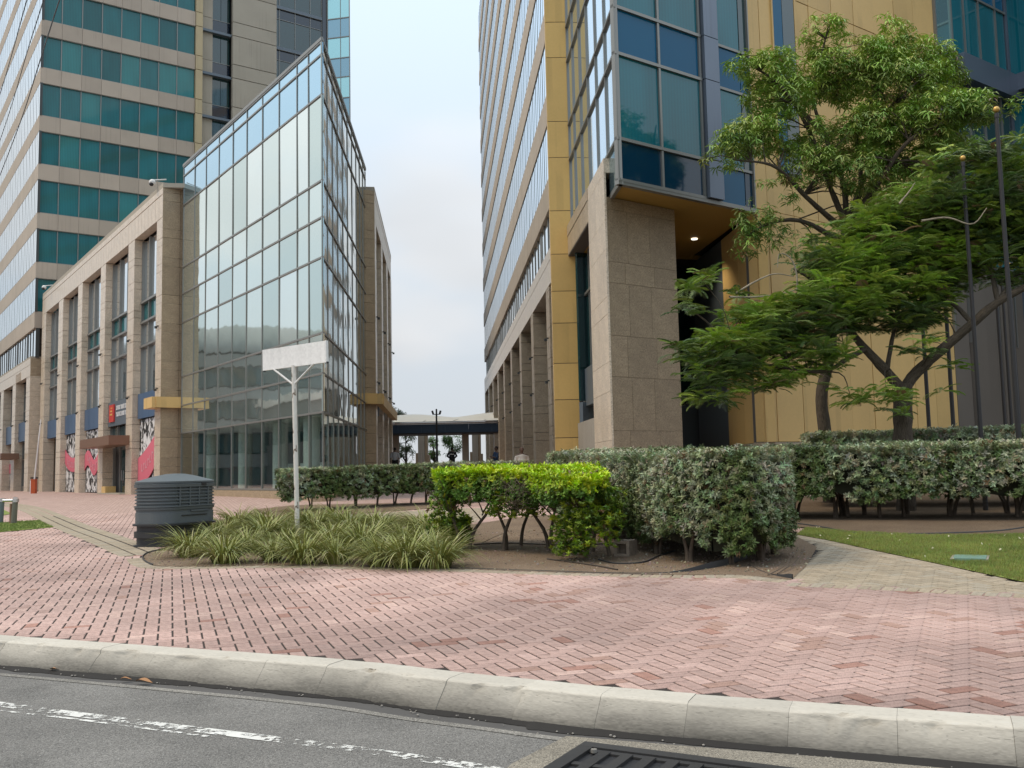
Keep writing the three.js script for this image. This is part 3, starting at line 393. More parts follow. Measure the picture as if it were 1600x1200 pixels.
  for (y = y0, k = 0; y < 10.5; k++) { const h = Math.min([1.4, 0.5, 1.4, 0.85][k % 4], 10.54 - y), cut = k % 2 ? [0, 3.0] : [0, 0.55, 1.6, 3.0]; for (let i = 0; i < cut.length - 1; i++) part(b, 'stone_slab', PS.box(cut[i] + 0.005, cut[i + 1] - 0.005, y + 0.005, y + h - 0.005, -0.055 - (y > 9.3 ? 0.2 : 0), rr(0, 0.003)), gl()); y += h; }
  for (let i = 0; i < 5; i++) { part(b, 'stone_slab', PS.box(3.0 + i * 0.97 + 0.006, 3.0 + (i + 1) * 0.97 - 0.006, 9.45, 10.15, -0.5, 0), M.granite); part(b, 'stone_slab', PS.box(3.0 + i * 0.97 + 0.006, 3.0 + (i + 1) * 0.97 - 0.006, 10.16, 10.54, -0.5, 0.02), M.granite); }
  part(b, 'beam_soffit', PS.box(3.0, 7.84, 9.40, 9.44, -0.5, -0.01), M.joint);
  // window standing back under the beam, with its blue panel and concrete pier
  const wb = [[5.1, 9.2]]; const WF = new Face(...D2.xz(5.1, -0.35), 54.3, 90);
  for (let i = 0; i < 3; i++) for (const [ya, yb] of [[5.2, 7.8], [7.9, 9.3]]) part(b, 'window_pane', D2.box(5.15 + i * 1.35, 6.42 + i * 1.35, ya, yb, -0.45, -0.4), M.tealDark);
  part(b, 'window_frame', [0, 1, 2, 3].map((i) => D2.box(5.08 + i * 1.35, 5.14 + i * 1.35, 5.1, 9.35, -0.46, -0.34)).concat([D2.box(5.1, 9.2, 7.8, 7.9, -0.46, -0.32)]), M.frame);
  part(b, 'window_pane', WF.box(0, 2.4, 5.2, 7.75, -0.1, -0.05), M.tealDark); part(b, 'window_pane', WF.box(0, 2.4, 7.85, 9.3, -0.1, -0.05), M.tealDark); part(b, 'window_frame', WF.box(0, 2.4, 7.75, 7.85, -0.1, 0), M.frameDark);
  part(b, 'fascia_panel', D2.box(5.0, 9.2, 3.75, 5.1, -0.5, -0.25), M.slatePanel); part(b, 'fascia_panel', WF.box(-0.05, 2.6, 3.75, 5.1, -0.1, 0.1), M.darkBlue);
  part(b, 'concrete_pier', prism([D2.xz(4.3, 0.02), D2.xz(8.9, 0.02), D2.xz(8.9, -1.6), WF.xz(2, 0.75), D2.xz(4.3, -0.1)].slice(0, 4), y0, 3.15), M.concrete); part(b, 'pier_post', [D2.box(5.0, 5.2, 3.1, 3.8, -0.6, -0.4), D2.box(6.2, 6.4, 3.1, 3.8, -0.6, -0.4)], M.concrete);
  const FN = new Face(1.55, 35.0, 89, 90), fj = [y0, 2.65, 4.05, 5.4, 6.9, 8.1, 9.5, 11.15, 13.2, 14.6, 17.1, 18.5, 21, 22.4, 25, 29, 33, 37, 41, 45, 49];
  for (let i = 0; i < fj.length - 1; i++) part(b, 'fin_panel', FN.box(0.0, 0.92, fj[i] + 0.012, fj[i + 1] - 0.012, -0.38, rr(-0.002, 0.004)), M.yellowFin[i % 2]);
  part(b, 'fin_core', FN.box(0.03, 0.95, y0, 49, -0.34, -0.02), M.joint);
  // --- long office face behind the fin
  const spans = [], panes = [], mull = [];
  for (const yy of LV) for (let i = 0; i < 44; i++) { const u = 10 + i * 1.5; spans.push(D2.box(u + 0.008, u + 1.492, yy, yy + SP, -0.35, 0.02)); panes.push(D2.box(u + 0.04, u + 0.73, yy + SP + 0.03, yy + PITCH - 0.03, -0.035, -0.017, 0.0012), D2.box(u + 0.77, u + 1.46, yy + SP + 0.03, yy + PITCH - 0.03, -0.035, -0.017, 0.0012)); mull.push(D2.box(u - 0.035, u + 0.035, yy + SP, yy + PITCH, -0.3, -0.006), D2.box(u + 0.73, u + 0.77, yy + SP, yy + PITCH, -0.3, -0.01)); }
  part(b, 'spandrel_cladding', spans, M.precast[2], 'stuff'); part(b, 'window_glazing', panes, M.mirrorBlue, 'stuff'); part(b, 'mullion', mull, M.frameDark, 'stuff');
  const clp = [], clm = []; for (let i = 0; i < 44; i++) { const u = 10 + i * 1.5; clp.push(D2.box(u + 0.05, u + 1.4, 11.15, 13.1, -0.16, -0.13, 0.003)); clm.push(D2.box(u - 0.04, u + 0.04, 11.15, 13.1, -0.45, -0.09)); if (i % 5 === 2) clm.push(D2.box(u - 0.4, u + 0.4, 11.1, 13.1, -1.1, -0.1)); } part(b, 'clerestory_glazing', clp, M.mirror, 'stuff'); part(b, 'mullion', clm, M.frame, 'stuff');
  const A = new Face(...D2.xz(0, 0.12), -4.5, -90), fas = []; for (let i = 0; i < 65; i++) { const u = 9.7 + i; fas.push(A.box(u + 0.008, u + 0.992, 9.6, 10.6, -0.8, 0), A.box(u + 0.008, u + 0.992, 10.615, 11.13, -0.8, 0.008)); } part(b, 'fascia_cladding', fas, M.graniteLit, 'stuff');
  part(b, 'lower_core_wall', prism([A.xz(12, -3.2), A.xz(75, -3.2), [A.xz(75)[0] + 20, A.xz(75)[1]], [A.xz(12)[0] + 14, A.xz(12)[1]]], y0, 9.6), M.core);
  for (let i = 0; i < 9; i++) {
    const u = 15.8 + i * 7.2; part(b, 'column', slabs(A, u, u + 1.25, y0, 9.58, -1.3, 0, [], [0.95, 0.4, 1.25, 0.4]), M.granite); lampOn(b, A, u + 0.6, 5.4); lampOn(b, A, u + 0.6, 7.3);
    const a = i ? u - 5.93 : 10.2, z = u - 0.02;
    part(b, 'fascia_panel', A.box(a + 0.3, z - 0.1, 4.3, 5.45, -1.3, -0.7), M.slatePanel);
    if (i < 4) { const sl = []; for (let s = 0; s < 24; s++) sl.push(A.box(a, z, 5.6 + s * 0.165, 5.66 + s * 0.165, -1.2, -0.95)); part(b, 'louvre', sl, M.slatePanel); part(b, 'louvre_post', [A.box(a + (z - a) / 3 - 0.06, a + (z - a) / 3 + 0.06, 5.5, 9.55, -1.2, -0.9), A.box(a + (z - a) * 2 / 3 - 0.06, a + (z - a) * 2 / 3 + 0.06, 5.5, 9.55, -1.2, -0.9)], M.frame); part(b, 'back_wall', A.box(a, z, 5.5, 9.55, -1.8, -1.7), M.dark); }
    else part(b, 'window_pane', A.box(a, z, 5.5, 9.55, -1.3, -1.2), M.tealDark);
    part(b, 'wall_panel', A.box(a, z, y0, 4.25, -1.9, -1.5), i % 3 === 0 ? M.concrete : M.granite);
  }
  // --- yellow panelled wall
  const us = [5.78, 6.32, 7.62, 8.9, 10.18, 11.46, 12.74, 14.02, 15.3, 16.72], ysY = [2.2, 6.1, 9.5, 13.1, 14.46, 16.95, 20.8, 24.6];
  for (let i = 0; i < us.length - 1; i++) for (let r = 0; r < ysY.length - 1; r++) part(b, 'wall_panel', FR.box(us[i] + 0.012, us[i + 1] - 0.012, ysY[r] + 0.012, ysY[r + 1] - 0.012, -0.45, rr(-0.368, -0.35) + 0.32), M.yellow[Math.floor(rng() * 3)]);
  part(b, 'wall_core', FR.box(5.85, 16.7, 0.4, 40, -0.6, -0.1), M.joint); part(b, 'plinth', FR.box(5.7, 17.4, 0.4, 2.19, -0.5, 0.02), M.granite);
  const RT = new Face(...FR.xz(5.76, -0.06), -4.5, -90); for (const [a, z] of [[-0.09, 0.34], [0.36, 1.9], [1.92, 3.3], [3.32, 3.66]]) part(b, 'wall_panel', RT.box(a, z, 2.2, 9.38, -0.3, rr(0, 0.004)), M.yellow[0]); part(b, 'plinth', RT.box(0, 3.7, 0.4, 2.19, -0.3, 0.02), M.granite); part(b, 'inner_wall', RT.box(3.68, 7.5, 0.4, 9.4, -0.3, -0.02), M.slatePanel);
  part(b, 'window_pane', FR.box(6.98, 7.42, 10.8, 24.5, -0.03, 0.012), M.bayBlue[0]); part(b, 'window_pane', FR.box(7.44, 8.05, 10.8, 24.5, -0.03, 0.014), M.tealDark); part(b, 'window_reveal', [FR.box(8.06, 8.16, 10.8, 24.5, -0.03, 0.03), FR.box(6.9, 6.97, 10.8, 24.5, -0.03, 0.02)], M.yellow[1]);
  // --- upper right bay: glass over a grey ledge, with a wing coming forward
  const W0 = 16.75, W1 = 22.3, WG = new Face(...FR.xz(W1, 0), 144.7, 90);
  part(b, 'ledge', FR.box(W0 + 1.1, W1 + 0.6, 16.35, 17.35, -0.6, 0.5), M.blueGrey); part(b, 'ledge', FR.box(W0, W0 + 1.1, 16.9, 17.4, -0.5, 0.25), M.blueGrey);
  const uu = [W0, W0 + 1.15, W0 + 2.1, W0 + 3.25, W0 + 4.6, W0 + 5.4], fw = [];
  for (let i = 0; i < 5; i++) { for (const [ya, yb, m] of [[17.4, 20.2, i === 0 ? M.mirrorTeal : M.bayTeal], [20.26, 21.7, M.bayBlue[0]], [21.76, 25.4, M.bayTeal], [12.2, 16.3, M.tealDark], [9.2, 12.1, M.bayTeal]]) if (i || ya > 17) part(b, 'window_pane', FR.box(uu[i] + 0.04, uu[i + 1] - 0.04, ya, yb, -0.05, 0.0, 0.003), m); fw.push(FR.box(uu[i] - 0.04, uu[i] + 0.04, 6, 26, -0.1, 0.06)); }
  for (const y of [20.23, 21.73, 14.2, 12.15, 9.1]) fw.push(FR.box(W0 + (y < 17 ? 1.1 : 0), W1, y - 0.045, y + 0.045, -0.1, 0.07)); part(b, 'curtain_wall_frame', fw, M.frame);
  part(b, 'cladding_panel', FR.box(W0 + 5.42, W1 + 0.02, 5, 26, -0.2, 0.08), M.blueGrey);
  const wf = []; for (let i = 0; i < 5; i++) for (const [ya, yb, m] of [[7.4, 11.4, M.bayTeal], [11.5, 12.9, M.bayBlue[0]], [13.0, 16.6, M.bayTeal], [17.5, 20.9, M.bayTeal], [21, 22.4, M.bayLow], [22.5, 26, M.bayTeal]]) part(b, 'window_pane', WG.box(i * 1.6 + 0.05, i * 1.6 + 1.55, ya, yb, -0.05, 0, 0.003), m);
  for (let i = 0; i <= 5; i++) wf.push(WG.box(i * 1.6 - 0.05, i * 1.6 + 0.05, 5, 26, -0.1, 0.06)); for (const y of [11.45, 12.95, 16.65, 17.45, 20.95, 22.45]) wf.push(WG.box(0, 8, y - 0.045, y + 0.045, -0.1, 0.07)); part(b, 'curtain_wall_frame', wf, M.frame);
  part(b, 'wing_core', prism([WG.xz(0.1, -0.15), WG.xz(8, -0.15), WG.xz(8, -6), WG.xz(0.1, -6)], 0.4, 26), M.core); part(b, 'ledge', WG.box(0, 8, 16.7, 17.4, -0.1, 0.4), M.blueGrey); part(b, 'wall_panel', WG.box(0, 8, 0.4, 7.3, -0.15, 0.05), M.concrete);
  for (let i = 0; i < 5; i++) part(b, 'wall_panel', FR.box(W0 + i * 1.11 + 0.01, W0 + i * 1.11 + 1.1, 0.4, 9.0, -0.4, -0.05 + (i % 2) * 0.12), M.brownGrey); part(b, 'bay_core', FR.box(W0 + 0.1, W1 - 0.05, 0.4, 26, -1.0, -0.15), M.core);
}

// ------------------------------------------------------------------ ground, paving, kerb, road
function sheet(poly, y, cell, uvAz = 0, yf = null) {        // a plan polygon cut into cells and laid y above the ground
  const pos = [], uv = [], idx = [], xs = poly.map((p) => p[0]), zs = poly.map((p) => p[1]), x0 = Math.floor(Math.min(...xs) / cell), x1 = Math.ceil(Math.max(...xs) / cell), z0 = Math.floor(Math.min(...zs) / cell), z1 = Math.ceil(Math.max(...zs) / cell), ca = Math.cos(uvAz * DEG), sa = Math.sin(uvAz * DEG);
  const clip = (pts, k, v, s) => { const o = []; for (let i = 0; i < pts.length; i++) { const a = pts[i], b = pts[(i + 1) % pts.length], ia = (a[k] - v) * s >= 0, ib = (b[k] - v) * s >= 0; if (ia) o.push(a); if (ia !== ib) { const t = (v - a[k]) / (b[k] - a[k]); o.push([a[0] + (b[0] - a[0]) * t, a[1] + (b[1] - a[1]) * t]); } } return o; };
  for (let i = x0; i < x1; i++) { let col = clip(clip(poly, 0, i * cell, 1), 0, (i + 1) * cell, -1); if (col.length < 3) continue;
    for (let j = z0; j < z1; j++) { const c = clip(clip(col, 1, j * cell, 1), 1, (j + 1) * cell, -1); if (c.length < 3) continue;
      let tri; try { tri = THREE.ShapeUtils.triangulateShape(c.map((p) => new THREE.Vector2(...p)), []); } catch (e) { continue; }
      const o = pos.length / 3; for (const [x, z] of c) { pos.push(x, (yf ? yf(x, z) : G(x, z)) + y, -z); uv.push(x * ca - z * sa, x * sa + z * ca); }
      for (const t of tri) { const [a, b, d] = t.map((q) => c[q]), ar = (b[0] - a[0]) * (d[1] - a[1]) - (b[1] - a[1]) * (d[0] - a[0]); idx.push(...(ar > 0 ? t : [t[0], t[2], t[1]]).map((q) => q + o)); } } }
  const g = new THREE.BufferGeometry(); g.setAttribute('position', new THREE.Float32BufferAttribute(pos, 3)); g.setAttribute('uv', new THREE.Float32BufferAttribute(uv, 2)); g.setIndex(idx); g.computeVertexNormals(); return g;
}
const kerbPts = [[-38.0, 24.9], [-13.2, 13.3], [-5.04, 9.465], [-2.85, 8.505], [-1.06, 7.68], [-0.45, 7.29], [0.09, 6.99], [0.51, 6.75], [1.15, 6.45], [2.93, 5.70], [9.2, 2.75], [30, -7]], kerbLine = smooth(kerbPts, 10);
const g$ = (l) => l.map(([x, y]) => gnd(x, y));
const bedFront = g$([[222, 872], [229, 879], [248, 885], [300, 886], [434, 884], [560, 886], [700, 889], [850, 894], [997, 898], [1080, 899], [1150, 899], [1236, 907]]);
const bedBack = [[3.9, 13.0], [4.75, 15.2], [5.0, 17.5], [4.6, 20.5], [3.4, 24], [0.4, 24], [-1.2, 21.5]].concat(g$([[640, 806], [560, 810], [470, 812], [400, 808], [350, 812], [310, 826], [262, 852], [228, 867]]));
const bed = smooth(bedFront, 4).concat(bedBack);
const hedgeBed = g$([[430, 808], [440, 811], [560, 803], [700, 793]]).concat([[-1.9, 31], [-7.4, 32.4], [-8.3, 30.5]]);
const lawnEdge = g$([[1246, 836], [1290, 844], [1345, 856], [1420, 872], [1500, 889], [1600, 911]]).concat([[6.9, 10.5]]);
const lawnR = lawnEdge.concat([[14, 10], [14, 17.6]], g$([[1600, 836], [1450, 838], [1330, 832], [1260, 826]]));
const rightBed = g$([[1246, 824], [1330, 832], [1450, 838], [1600, 836]]).concat([[14, 17.6], [24, 24], [24, 33], [10, 29], [5.5, 26], [4.9, 20.8]]).map(([x, z]) => [x, z]);
const path = g$([[1236, 911], [1420, 919], [1600, 929]]).concat([[6.9, 9.4], [6.9, 10.5]], lawnEdge.slice(0, -1).reverse(), [[4.9, 20.5], [5.0, 17.5], [4.75, 15.2], [3.9, 13.0]]);
const lawnL = g$([[-200, 848], [0, 832], [85, 824], [60, 813], [0, 817], [-200, 824]]), lawnL2 = g$([[-60, 809], [0, 806], [19, 803], [6, 797], [-60, 797]]);
const tanBack = g$([[440, 812], [560, 804], [700, 794]]).concat([[0, 27], [-1.2, 21.5]], g$([[640, 806], [560, 810], [470, 813]]));
const bandLow = smooth(g$([[187, 870], [140, 848], [92, 828], [60, 812], [27, 796], [0, 790], [-60, 783]]), 5);
const frontHall = [[-6.8, 34.3], [-17, 48.3], [-38, 77], [-42, 80]];
const nearKerb = kerbLine.map(([x, z]) => [x, z]);
M.sand = sm({ color: lin(0.042, 0.032, 0.026), map: T.worn, roughness: 1 });
M.shadedMulch = sm({ color: lin(0.30, 0.28, 0.25), map: T.soil, roughness: 1, bumpMap: T.soil, bumpScale: 0.04 });  // soil copy with dark litter and the hedge's shade put into its colour
M.soil = sm({ color: lin(0.42, 0.405, 0.39), map: T.soil, roughness: 1, bumpMap: T.soil, bumpScale: 0.03 });
M.lawn = sm({ color: lin(0.95, 0.85, 0.7), map: T.grass, roughness: 1, bumpMap: T.grass, bumpScale: 0.03 });
struct('ground', [sheet([...nearKerb.filter(([x]) => x > -34 && x < 22), [22, 70], [-34, 70]], -0.0075, 1), sheet([[-400, 70.2], [400, 70.2], [400, 420], [-400, 420]], -0.03, 20), sheet([[22.2, -3], [400, -190], [400, 70], [22.2, 70]], -0.05, 12), sheet([[-400, 195], [-34.2, 23], [-34.2, 70], [-400, 70]], -0.05, 12)], M.sand);
const kerbGap = (X, Z) => { let b = 1e9, s = 1; for (let i = 0; i < kerbLine.length - 1; i++) { const [x, z] = kerbLine[i], [u, v] = kerbLine[i + 1], dx = u - x, dz = v - z, l2 = dx * dx + dz * dz, t = clamp(((X - x) * dx + (Z - z) * dz) / l2, 0, 1), d = Math.hypot(X - x - dx * t, Z - z - dz * t); if (d < b) { b = d; s = dx * (Z - z) - dz * (X - x) > 0 ? 1 : -1; } } return b * s; };
struct('planting_bed', sheet(bed, 0.006, 0.8), M.soil); struct('planting_bed', sheet(hedgeBed, 0.01, 1.5), M.soil); struct('planting_bed', sheet(rightBed, 0.012, 1.5), M.shadedMulch);
struct('lawn', sheet(lawnR, 0.012, 1), M.lawn); struct('lawn', sheet(lawnL, 0.01, 1.5), M.lawn); struct('lawn', sheet(lawnL2, 0.01, 1.5), M.lawn);
// herringbone: 0.2 x 0.1 m pavers at 45 degrees to the kerb
const HB = -19.7 * DEG, hx = [Math.sin(HB), Math.cos(HB)], hz = [Math.cos(HB), -Math.sin(HB)], FARP = 31;
const toneRed = [[0.395, 0.265, 0.228], [0.43, 0.292, 0.253], [0.455, 0.315, 0.275], [0.375, 0.25, 0.214], [0.415, 0.285, 0.243], [0.34, 0.185, 0.145], [0.36, 0.225, 0.18], [0.50, 0.35, 0.30]], toneTan = [[0.36, 0.295, 0.21], [0.40, 0.33, 0.24], [0.33, 0.275, 0.20], [0.37, 0.32, 0.245]];
const paverMat = (c) => sm({ color: lin(...c), map: T.grain, roughness: 0.88, bumpMap: T.grain, bumpScale: 0.0025 });
M.paverWhite = sm({ color: lin(1.1, 1.1, 1.1), map: T.grain, roughness: 0.88, bumpMap: T.grain, bumpScale: 0.0025 });
function brick(w, d, h = 0.05) { const b = 0.005, x = w / 2, z = d / 2, pos = [], idx = [], uv = []; const ring = (q, y) => [[-x + q, y, -z + q], [x - q, y, -z + q], [x - q, y, z - q], [-x + q, y, z - q]]; for (const r of [ring(b, 0), ring(0, -b * 0.8), ring(0, -h)]) for (const p of r) { pos.push(...p); uv.push(p[0] + p[1] * 0.3, p[2] + p[1] * 0.3); }
  idx.push(0, 2, 1, 0, 3, 2); for (const o of [0, 4]) for (let k = 0; k < 4; k++) { const a = o + k, c = o + (k + 1) % 4; idx.push(a, c, a + 4, c, c + 4, a + 4); }
  const g = new THREE.BufferGeometry(); g.setAttribute('position', new THREE.Float32BufferAttribute(pos, 3)); g.setAttribute('uv', new THREE.Float32BufferAttribute(uv, 2)); g.setIndex(idx); const n = g.toNonIndexed(); n.computeVertexNormals(); return n; }
const BU = 0.132, brickGeo = brick(BU * 2 - 0.0175, BU - 0.0175, 0.06);
const pavement = new THREE.Group(); pavement.name = numbered('pavement'); pavement.userData.kind = 'structure'; scene.add(pavement); origin.set(pavement, V3(0, 0, 0));
const bricks = [], up0 = V3(0, 1, 0);
function layBrick(X, Z, az, tone, dy = 0) {
  const e = 0.1, n = V3(-(G(X + e, Z) - G(X - e, Z)) / (2 * e) + rr(-0.006, 0.006), 1, (G(X, Z + e) - G(X, Z - e)) / (2 * e) + rr(-0.006, 0.006)).normalize();
  const q = new THREE.Quaternion().setFromUnitVectors(up0, n).multiply(new THREE.Quaternion().setFromAxisAngle(up0, Math.PI / 2 - az * DEG + rr(-0.012, 0.012)));
  bricks.push({ X, Z, m: new THREE.Matrix4().compose(P(X, G(X, Z) + dy + rr(-0.0015, 0.0015), Z), q, V3(1, 1, 1)), tone, d: Math.hypot(X, Z) });
}
const strip = (line, rows, w, tone, out, dy, az0 = 90) => { // soldier courses beside a line
  const c = new THREE.CatmullRomCurve3(line.map(([x, z]) => V3(x, 0, z)), false, 'centripetal'), L = c.getLength(), n = Math.floor(L / BU);
  for (let i = 0; i < n; i++) { const t = (i + 0.5) / n, p = c.getPointAt(t), d = c.getTangentAt(t), nx = d.z * out, nz = -d.x * out; for (let r = 0; r < rows; r++) layBrick(p.x + nx * (r + 0.5) * w, p.z + nz * (r + 0.5) * w, Math.atan2(nx, nz) / DEG, tone[Math.floor(rng() * tone.length)], dy); }
};
const bandPoly = bandLow.concat(bandLow.slice().reverse().map(([x, z], i, a) => { const b = a[Math.min(i + 1, a.length - 1)], c = a[Math.max(i - 1, 0)], dx = b[0] - c[0], dz = b[1] - c[1], l = Math.hypot(dx, dz); return [x - dz / l * 0.80, z + dx / l * 0.80]; }));
const seen = (X, Z, Y) => { if (Z < 1) return false; const p = proj(X, Y, Z); return p[0] > -420 && p[0] < 2250 && p[1] < 1600; };
{
  const R = 300;
  for (let i = -R * 2; i < R * 2; i++) for (let j = -R * 2; j < R * 2; j++) {
    const k = (((i - j) % 4) + 4) % 4; if (k !== 0 && k !== 3) continue;
    const a = k === 0 ? (i + 1) * BU : (i + 0.5) * BU, b = k === 0 ? (j + 0.5) * BU : (j + 1) * BU, X = hx[0] * a + hz[0] * b - 4, Z = hx[1] * a + hz[1] * b + 14;
    if (Z < 3 || Z > FARP || kerbDist(X, Z) < -0.4 || (kerbDist(X, Z) < 1 && kerbGap(X, Z) < 0.015) || !seen(X, Z, G(X, Z))) continue;
    if (inside([X, Z], bed) || inside([X, Z], lawnR) || inside([X, Z], lawnL) || inside([X, Z], lawnL2) || inside([X, Z], hedgeBed) || inside([X, Z], rightBed) || inside([X, Z], bandPoly)) continue;
    const tan = inside([X, Z], path) || inside([X, Z], tanBack); let tone;
    if (tan) tone = toneTan[Math.floor(rng() * 4)]; else { const f = fbm(X * 0.35, 3, Z * 0.35, 3), g = fbm(X * 1.3 + 40, 5, Z * 1.3, 2); let q = clamp(Math.floor(f * 3.4 + rng() * 1.2 - 0.5), 0, 4); if (rng() < (X > 0 ? 0.10 : 0.03)) q = 5 + Math.floor(rng() * 2); if (rng() < 0.06) q = 7; tone = mulc(toneRed[q], (0.74 + 0.3 * g + 0.32 * sst(0.3, 0.6, fbm(X * 0.55 + 11, 8, Z * 0.55, 4))) * (kerbGap(X, Z) < 0.35 && kerbDist(X, Z) < 1 ? 0.9 : 1) * (X < -4.5 && Z > 11 && Z < 17 ? 0.86 : 1)); }
    layBrick(X, Z, (k === 0 ? HB / DEG : HB / DEG + 90), tone);
  }
  strip(smooth(bedFront.slice(0), 3), 1, BU * 2, toneTan, 1, 0.005);
  strip(g$([[1236, 911], [1420, 919], [1600, 929]]).concat([[6.9, 9.4]]), 1, BU * 2, toneTan, 1, 0.005);
  strip(lawnEdge, 1, BU * 2, toneTan, 1, 0.005);
  const bl = bandLow.filter(([x, z]) => z < 42); strip(bl, 1, BU * 2, toneTan, 1, 0.005); strip(bl.map(([x, z]) => [x + 0.245, z + 0.15]), 1, BU * 2, toneTan, 1, 0.005); strip(bl.map(([x, z]) => [x + 0.50, z + 0.31]), 1, BU * 2, toneTan, 1, 0.005);
  const near = bricks.slice().sort((a, b) => a.d - b.d).filter((b) => { const p = proj(b.X, 0, b.Z); return p[0] > 0 && p[0] < 1600 && p[1] < 1195 && kerbGap(b.X, b.Z) > 0.02; }).slice(0, 300), pick = new Set(near);
  const mats = new Map();
  for (const b of near) { const key = b.tone.map((c) => Math.round(c * 40)).join(); if (!mats.has(key)) mats.set(key, paverMat(b.tone)); const m = new THREE.Mesh(brickGeo, mats.get(key)); m.name = 'paver'; m.applyMatrix4(b.m); m.castShadow = m.receiveShadow = true; pavement.add(m); }
  const rest = bricks.filter((b) => !pick.has(b)); instanced(pavement, 'paver_field', brickGeo, M.paverWhite, rest.map((b) => b.m), rest.map((b) => lin(...b.tone)));
}
{ // farther off the same paving carries its joints as a printed pattern
  const N = 1024, cells = 32, px = N / cells, t = tex(N, 32 * 0.132, (u, v, i, j) => {
    const ci = Math.floor(i / px), cj = Math.floor(j / px), k = (((ci - cj) % 4) + 4) % 4; let bi = ci, bj = cj, lx = (i % px) / px, ly = (j % px) / px, w, h;
    if (k === 0) { w = lx / 2; h = ly; } else if (k === 1) { bi = ci - 1; w = (lx + 1) / 2; h = ly; } else if (k === 3) { w = lx; h = ly / 2; } else { bj = cj - 1; w = lx; h = (ly + 1) / 2; }
    const hor = k < 2, ex = Math.min(w, 1 - w) * (hor ? 2 : 1), ey = Math.min(h, 1 - h) * (hor ? 1 : 2), r = hash3((bi + 32) % 32, (bj + 32) % 32, hor ? 5 : 6);
    if (Math.min(ex, ey) < 0.06) return [0.13, 0.10, 0.08]; const c = toneRed[Math.floor(r * 4.6)]; return mulc(c, 0.9 + 0.2 * tf(u, v, 90, 3, 2));
  });
  M.farPaving = sm({ color: lin(1, 1, 1), map: t, roughness: 0.88 });
  const zone = [[-80, FARP - 0.1], [14, FARP - 0.1], [14, 60], [2, 100], [-80, 100]];
  struct('plaza_paving', sheet(zone, -0.004, 1.5, HB / DEG), M.farPaving);
}
{ // kerb stones
  const kerb = new THREE.Group(); kerb.name = numbered('kerb'); kerb.userData.kind = 'structure'; scene.add(kerb); origin.set(kerb, V3(0, 0, 0));
  const prof = [[0, -0.3], [0, 0.006], [0.008, 0.012], [0.10, 0.012], [0.205, 0.010], [0.232, 0.004], [0.246, -0.008], [0.256, -0.026], [0.30, -0.075], [0.345, -0.125], [0.385, -0.175], [0.40, -0.28]];
  const c = new THREE.CatmullRomCurve3(kerbPts.map(([x, z]) => V3(x, 0, z)), false, 'centripetal'), L = c.getLength(); c.arcLengthDivisions = 600; c.updateArcLengths();
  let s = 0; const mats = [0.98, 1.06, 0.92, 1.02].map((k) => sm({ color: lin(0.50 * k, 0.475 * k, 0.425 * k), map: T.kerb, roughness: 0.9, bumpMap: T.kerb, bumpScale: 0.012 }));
  while (s < L - 1.2) { const len = 0.60 + rr(-0.03, 0.03), pos = [], uv = [], idx = [], n = 16, dz = rr(-0.004, 0.004), dy = rr(-0.003, 0.003);
    for (let i = 0; i <= n; i++) { const e = 0, t = (s + 0.0008 + (len - 0.0016) * i / n) / L, p = c.getPointAt(t), d = c.getTangentAt(t), nx = -d.z, nz = d.x; let acc = 0;
      prof.forEach(([q, y], k) => { if (k) acc += Math.hypot(q - prof[k - 1][0], y - prof[k - 1][1]); const chip = y > -0.25 && k > 1 ? 0.006 * (fbm((s + len * i / n) * 5, k * 0.4, 3, 3) - 0.5) - Math.max(0, fbm((s + len * i / n) * 6.1, 9, k * 0.3, 3) - 0.62) * (k > 4 && k < 9 ? 0.16 : 0.0) : 0, Q = q + chip - e + dz, sg = nz < 0 ? 1 : -1; pos.push(p.x + nx * sg * Q, y + dy + (k > 1 ? chip * 0.7 : 0) - e, -(p.z + nz * sg * Q)); uv.push(s + len * i / n, acc); }); }
    const m = prof.length; for (let i = 0; i < n; i++) for (let k = 0; k < m - 1; k++) { const a = i * m + k, b = a + m; idx.push(a, a + 1, b, b, a + 1, b + 1); }
    const capA = [], capB = []; for (const [o, w] of [[0, 0], [n * m, 1]]) { const q = pos.length / 3; for (let k = 0; k < m; k++) { pos.push(...pos.slice((o + k) * 3, (o + k) * 3 + 3)); uv.push(0, 0); } for (let k = 1; k < m - 1; k++) w ? idx.push(q, q + k, q + k + 1) : idx.push(q, q + k + 1, q + k); }
    const g = new THREE.BufferGeometry(); g.setAttribute('position', new THREE.Float32BufferAttribute(pos, 3)); g.setAttribute('uv', new THREE.Float32BufferAttribute(uv, 2)); g.setIndex(idx); g.computeVertexNormals();
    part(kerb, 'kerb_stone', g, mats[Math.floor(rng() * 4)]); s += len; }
  // road, gutter, edge line
  const off = (d) => kerbLine.map(([x, z], i, a) => { const b = a[Math.min(i + 1, a.length - 1)], q = a[Math.max(i - 1, 0)], dx = b[0] - q[0], dz = b[1] - q[1], l = Math.hypot(dx, dz); return [x + dz / l * d, z - dx / l * d]; });
  const sgn = kerbDist(...off(1)[Math.floor(kerbLine.length / 2)]) < 0 ? 1 : -1, offR = (d) => off(d * sgn), ribbon = (a, b) => offR(a).concat(offR(b).reverse()), RY = -0.18;
  M.asphalt = sm({ color: lin(0.44, 0.432, 0.415), map: T.asphalt, roughness: 0.92, bumpMap: T.asphalt, bumpScale: 0.008 }); M.gutter = sm({ color: lin(0.095, 0.09, 0.085), map: T.worn, roughness: 0.8, bumpMap: T.worn, bumpScale: 0.01 });
  M.lip = sm({ color: lin(0.52, 0.50, 0.46), map: T.asphalt, roughness: 0.9 }); M.apron = sm({ color: lin(0.58, 0.53, 0.44), map: T.asphalt, roughness: 0.95, bumpMap: T.asphalt, bumpScale: 0.008 });
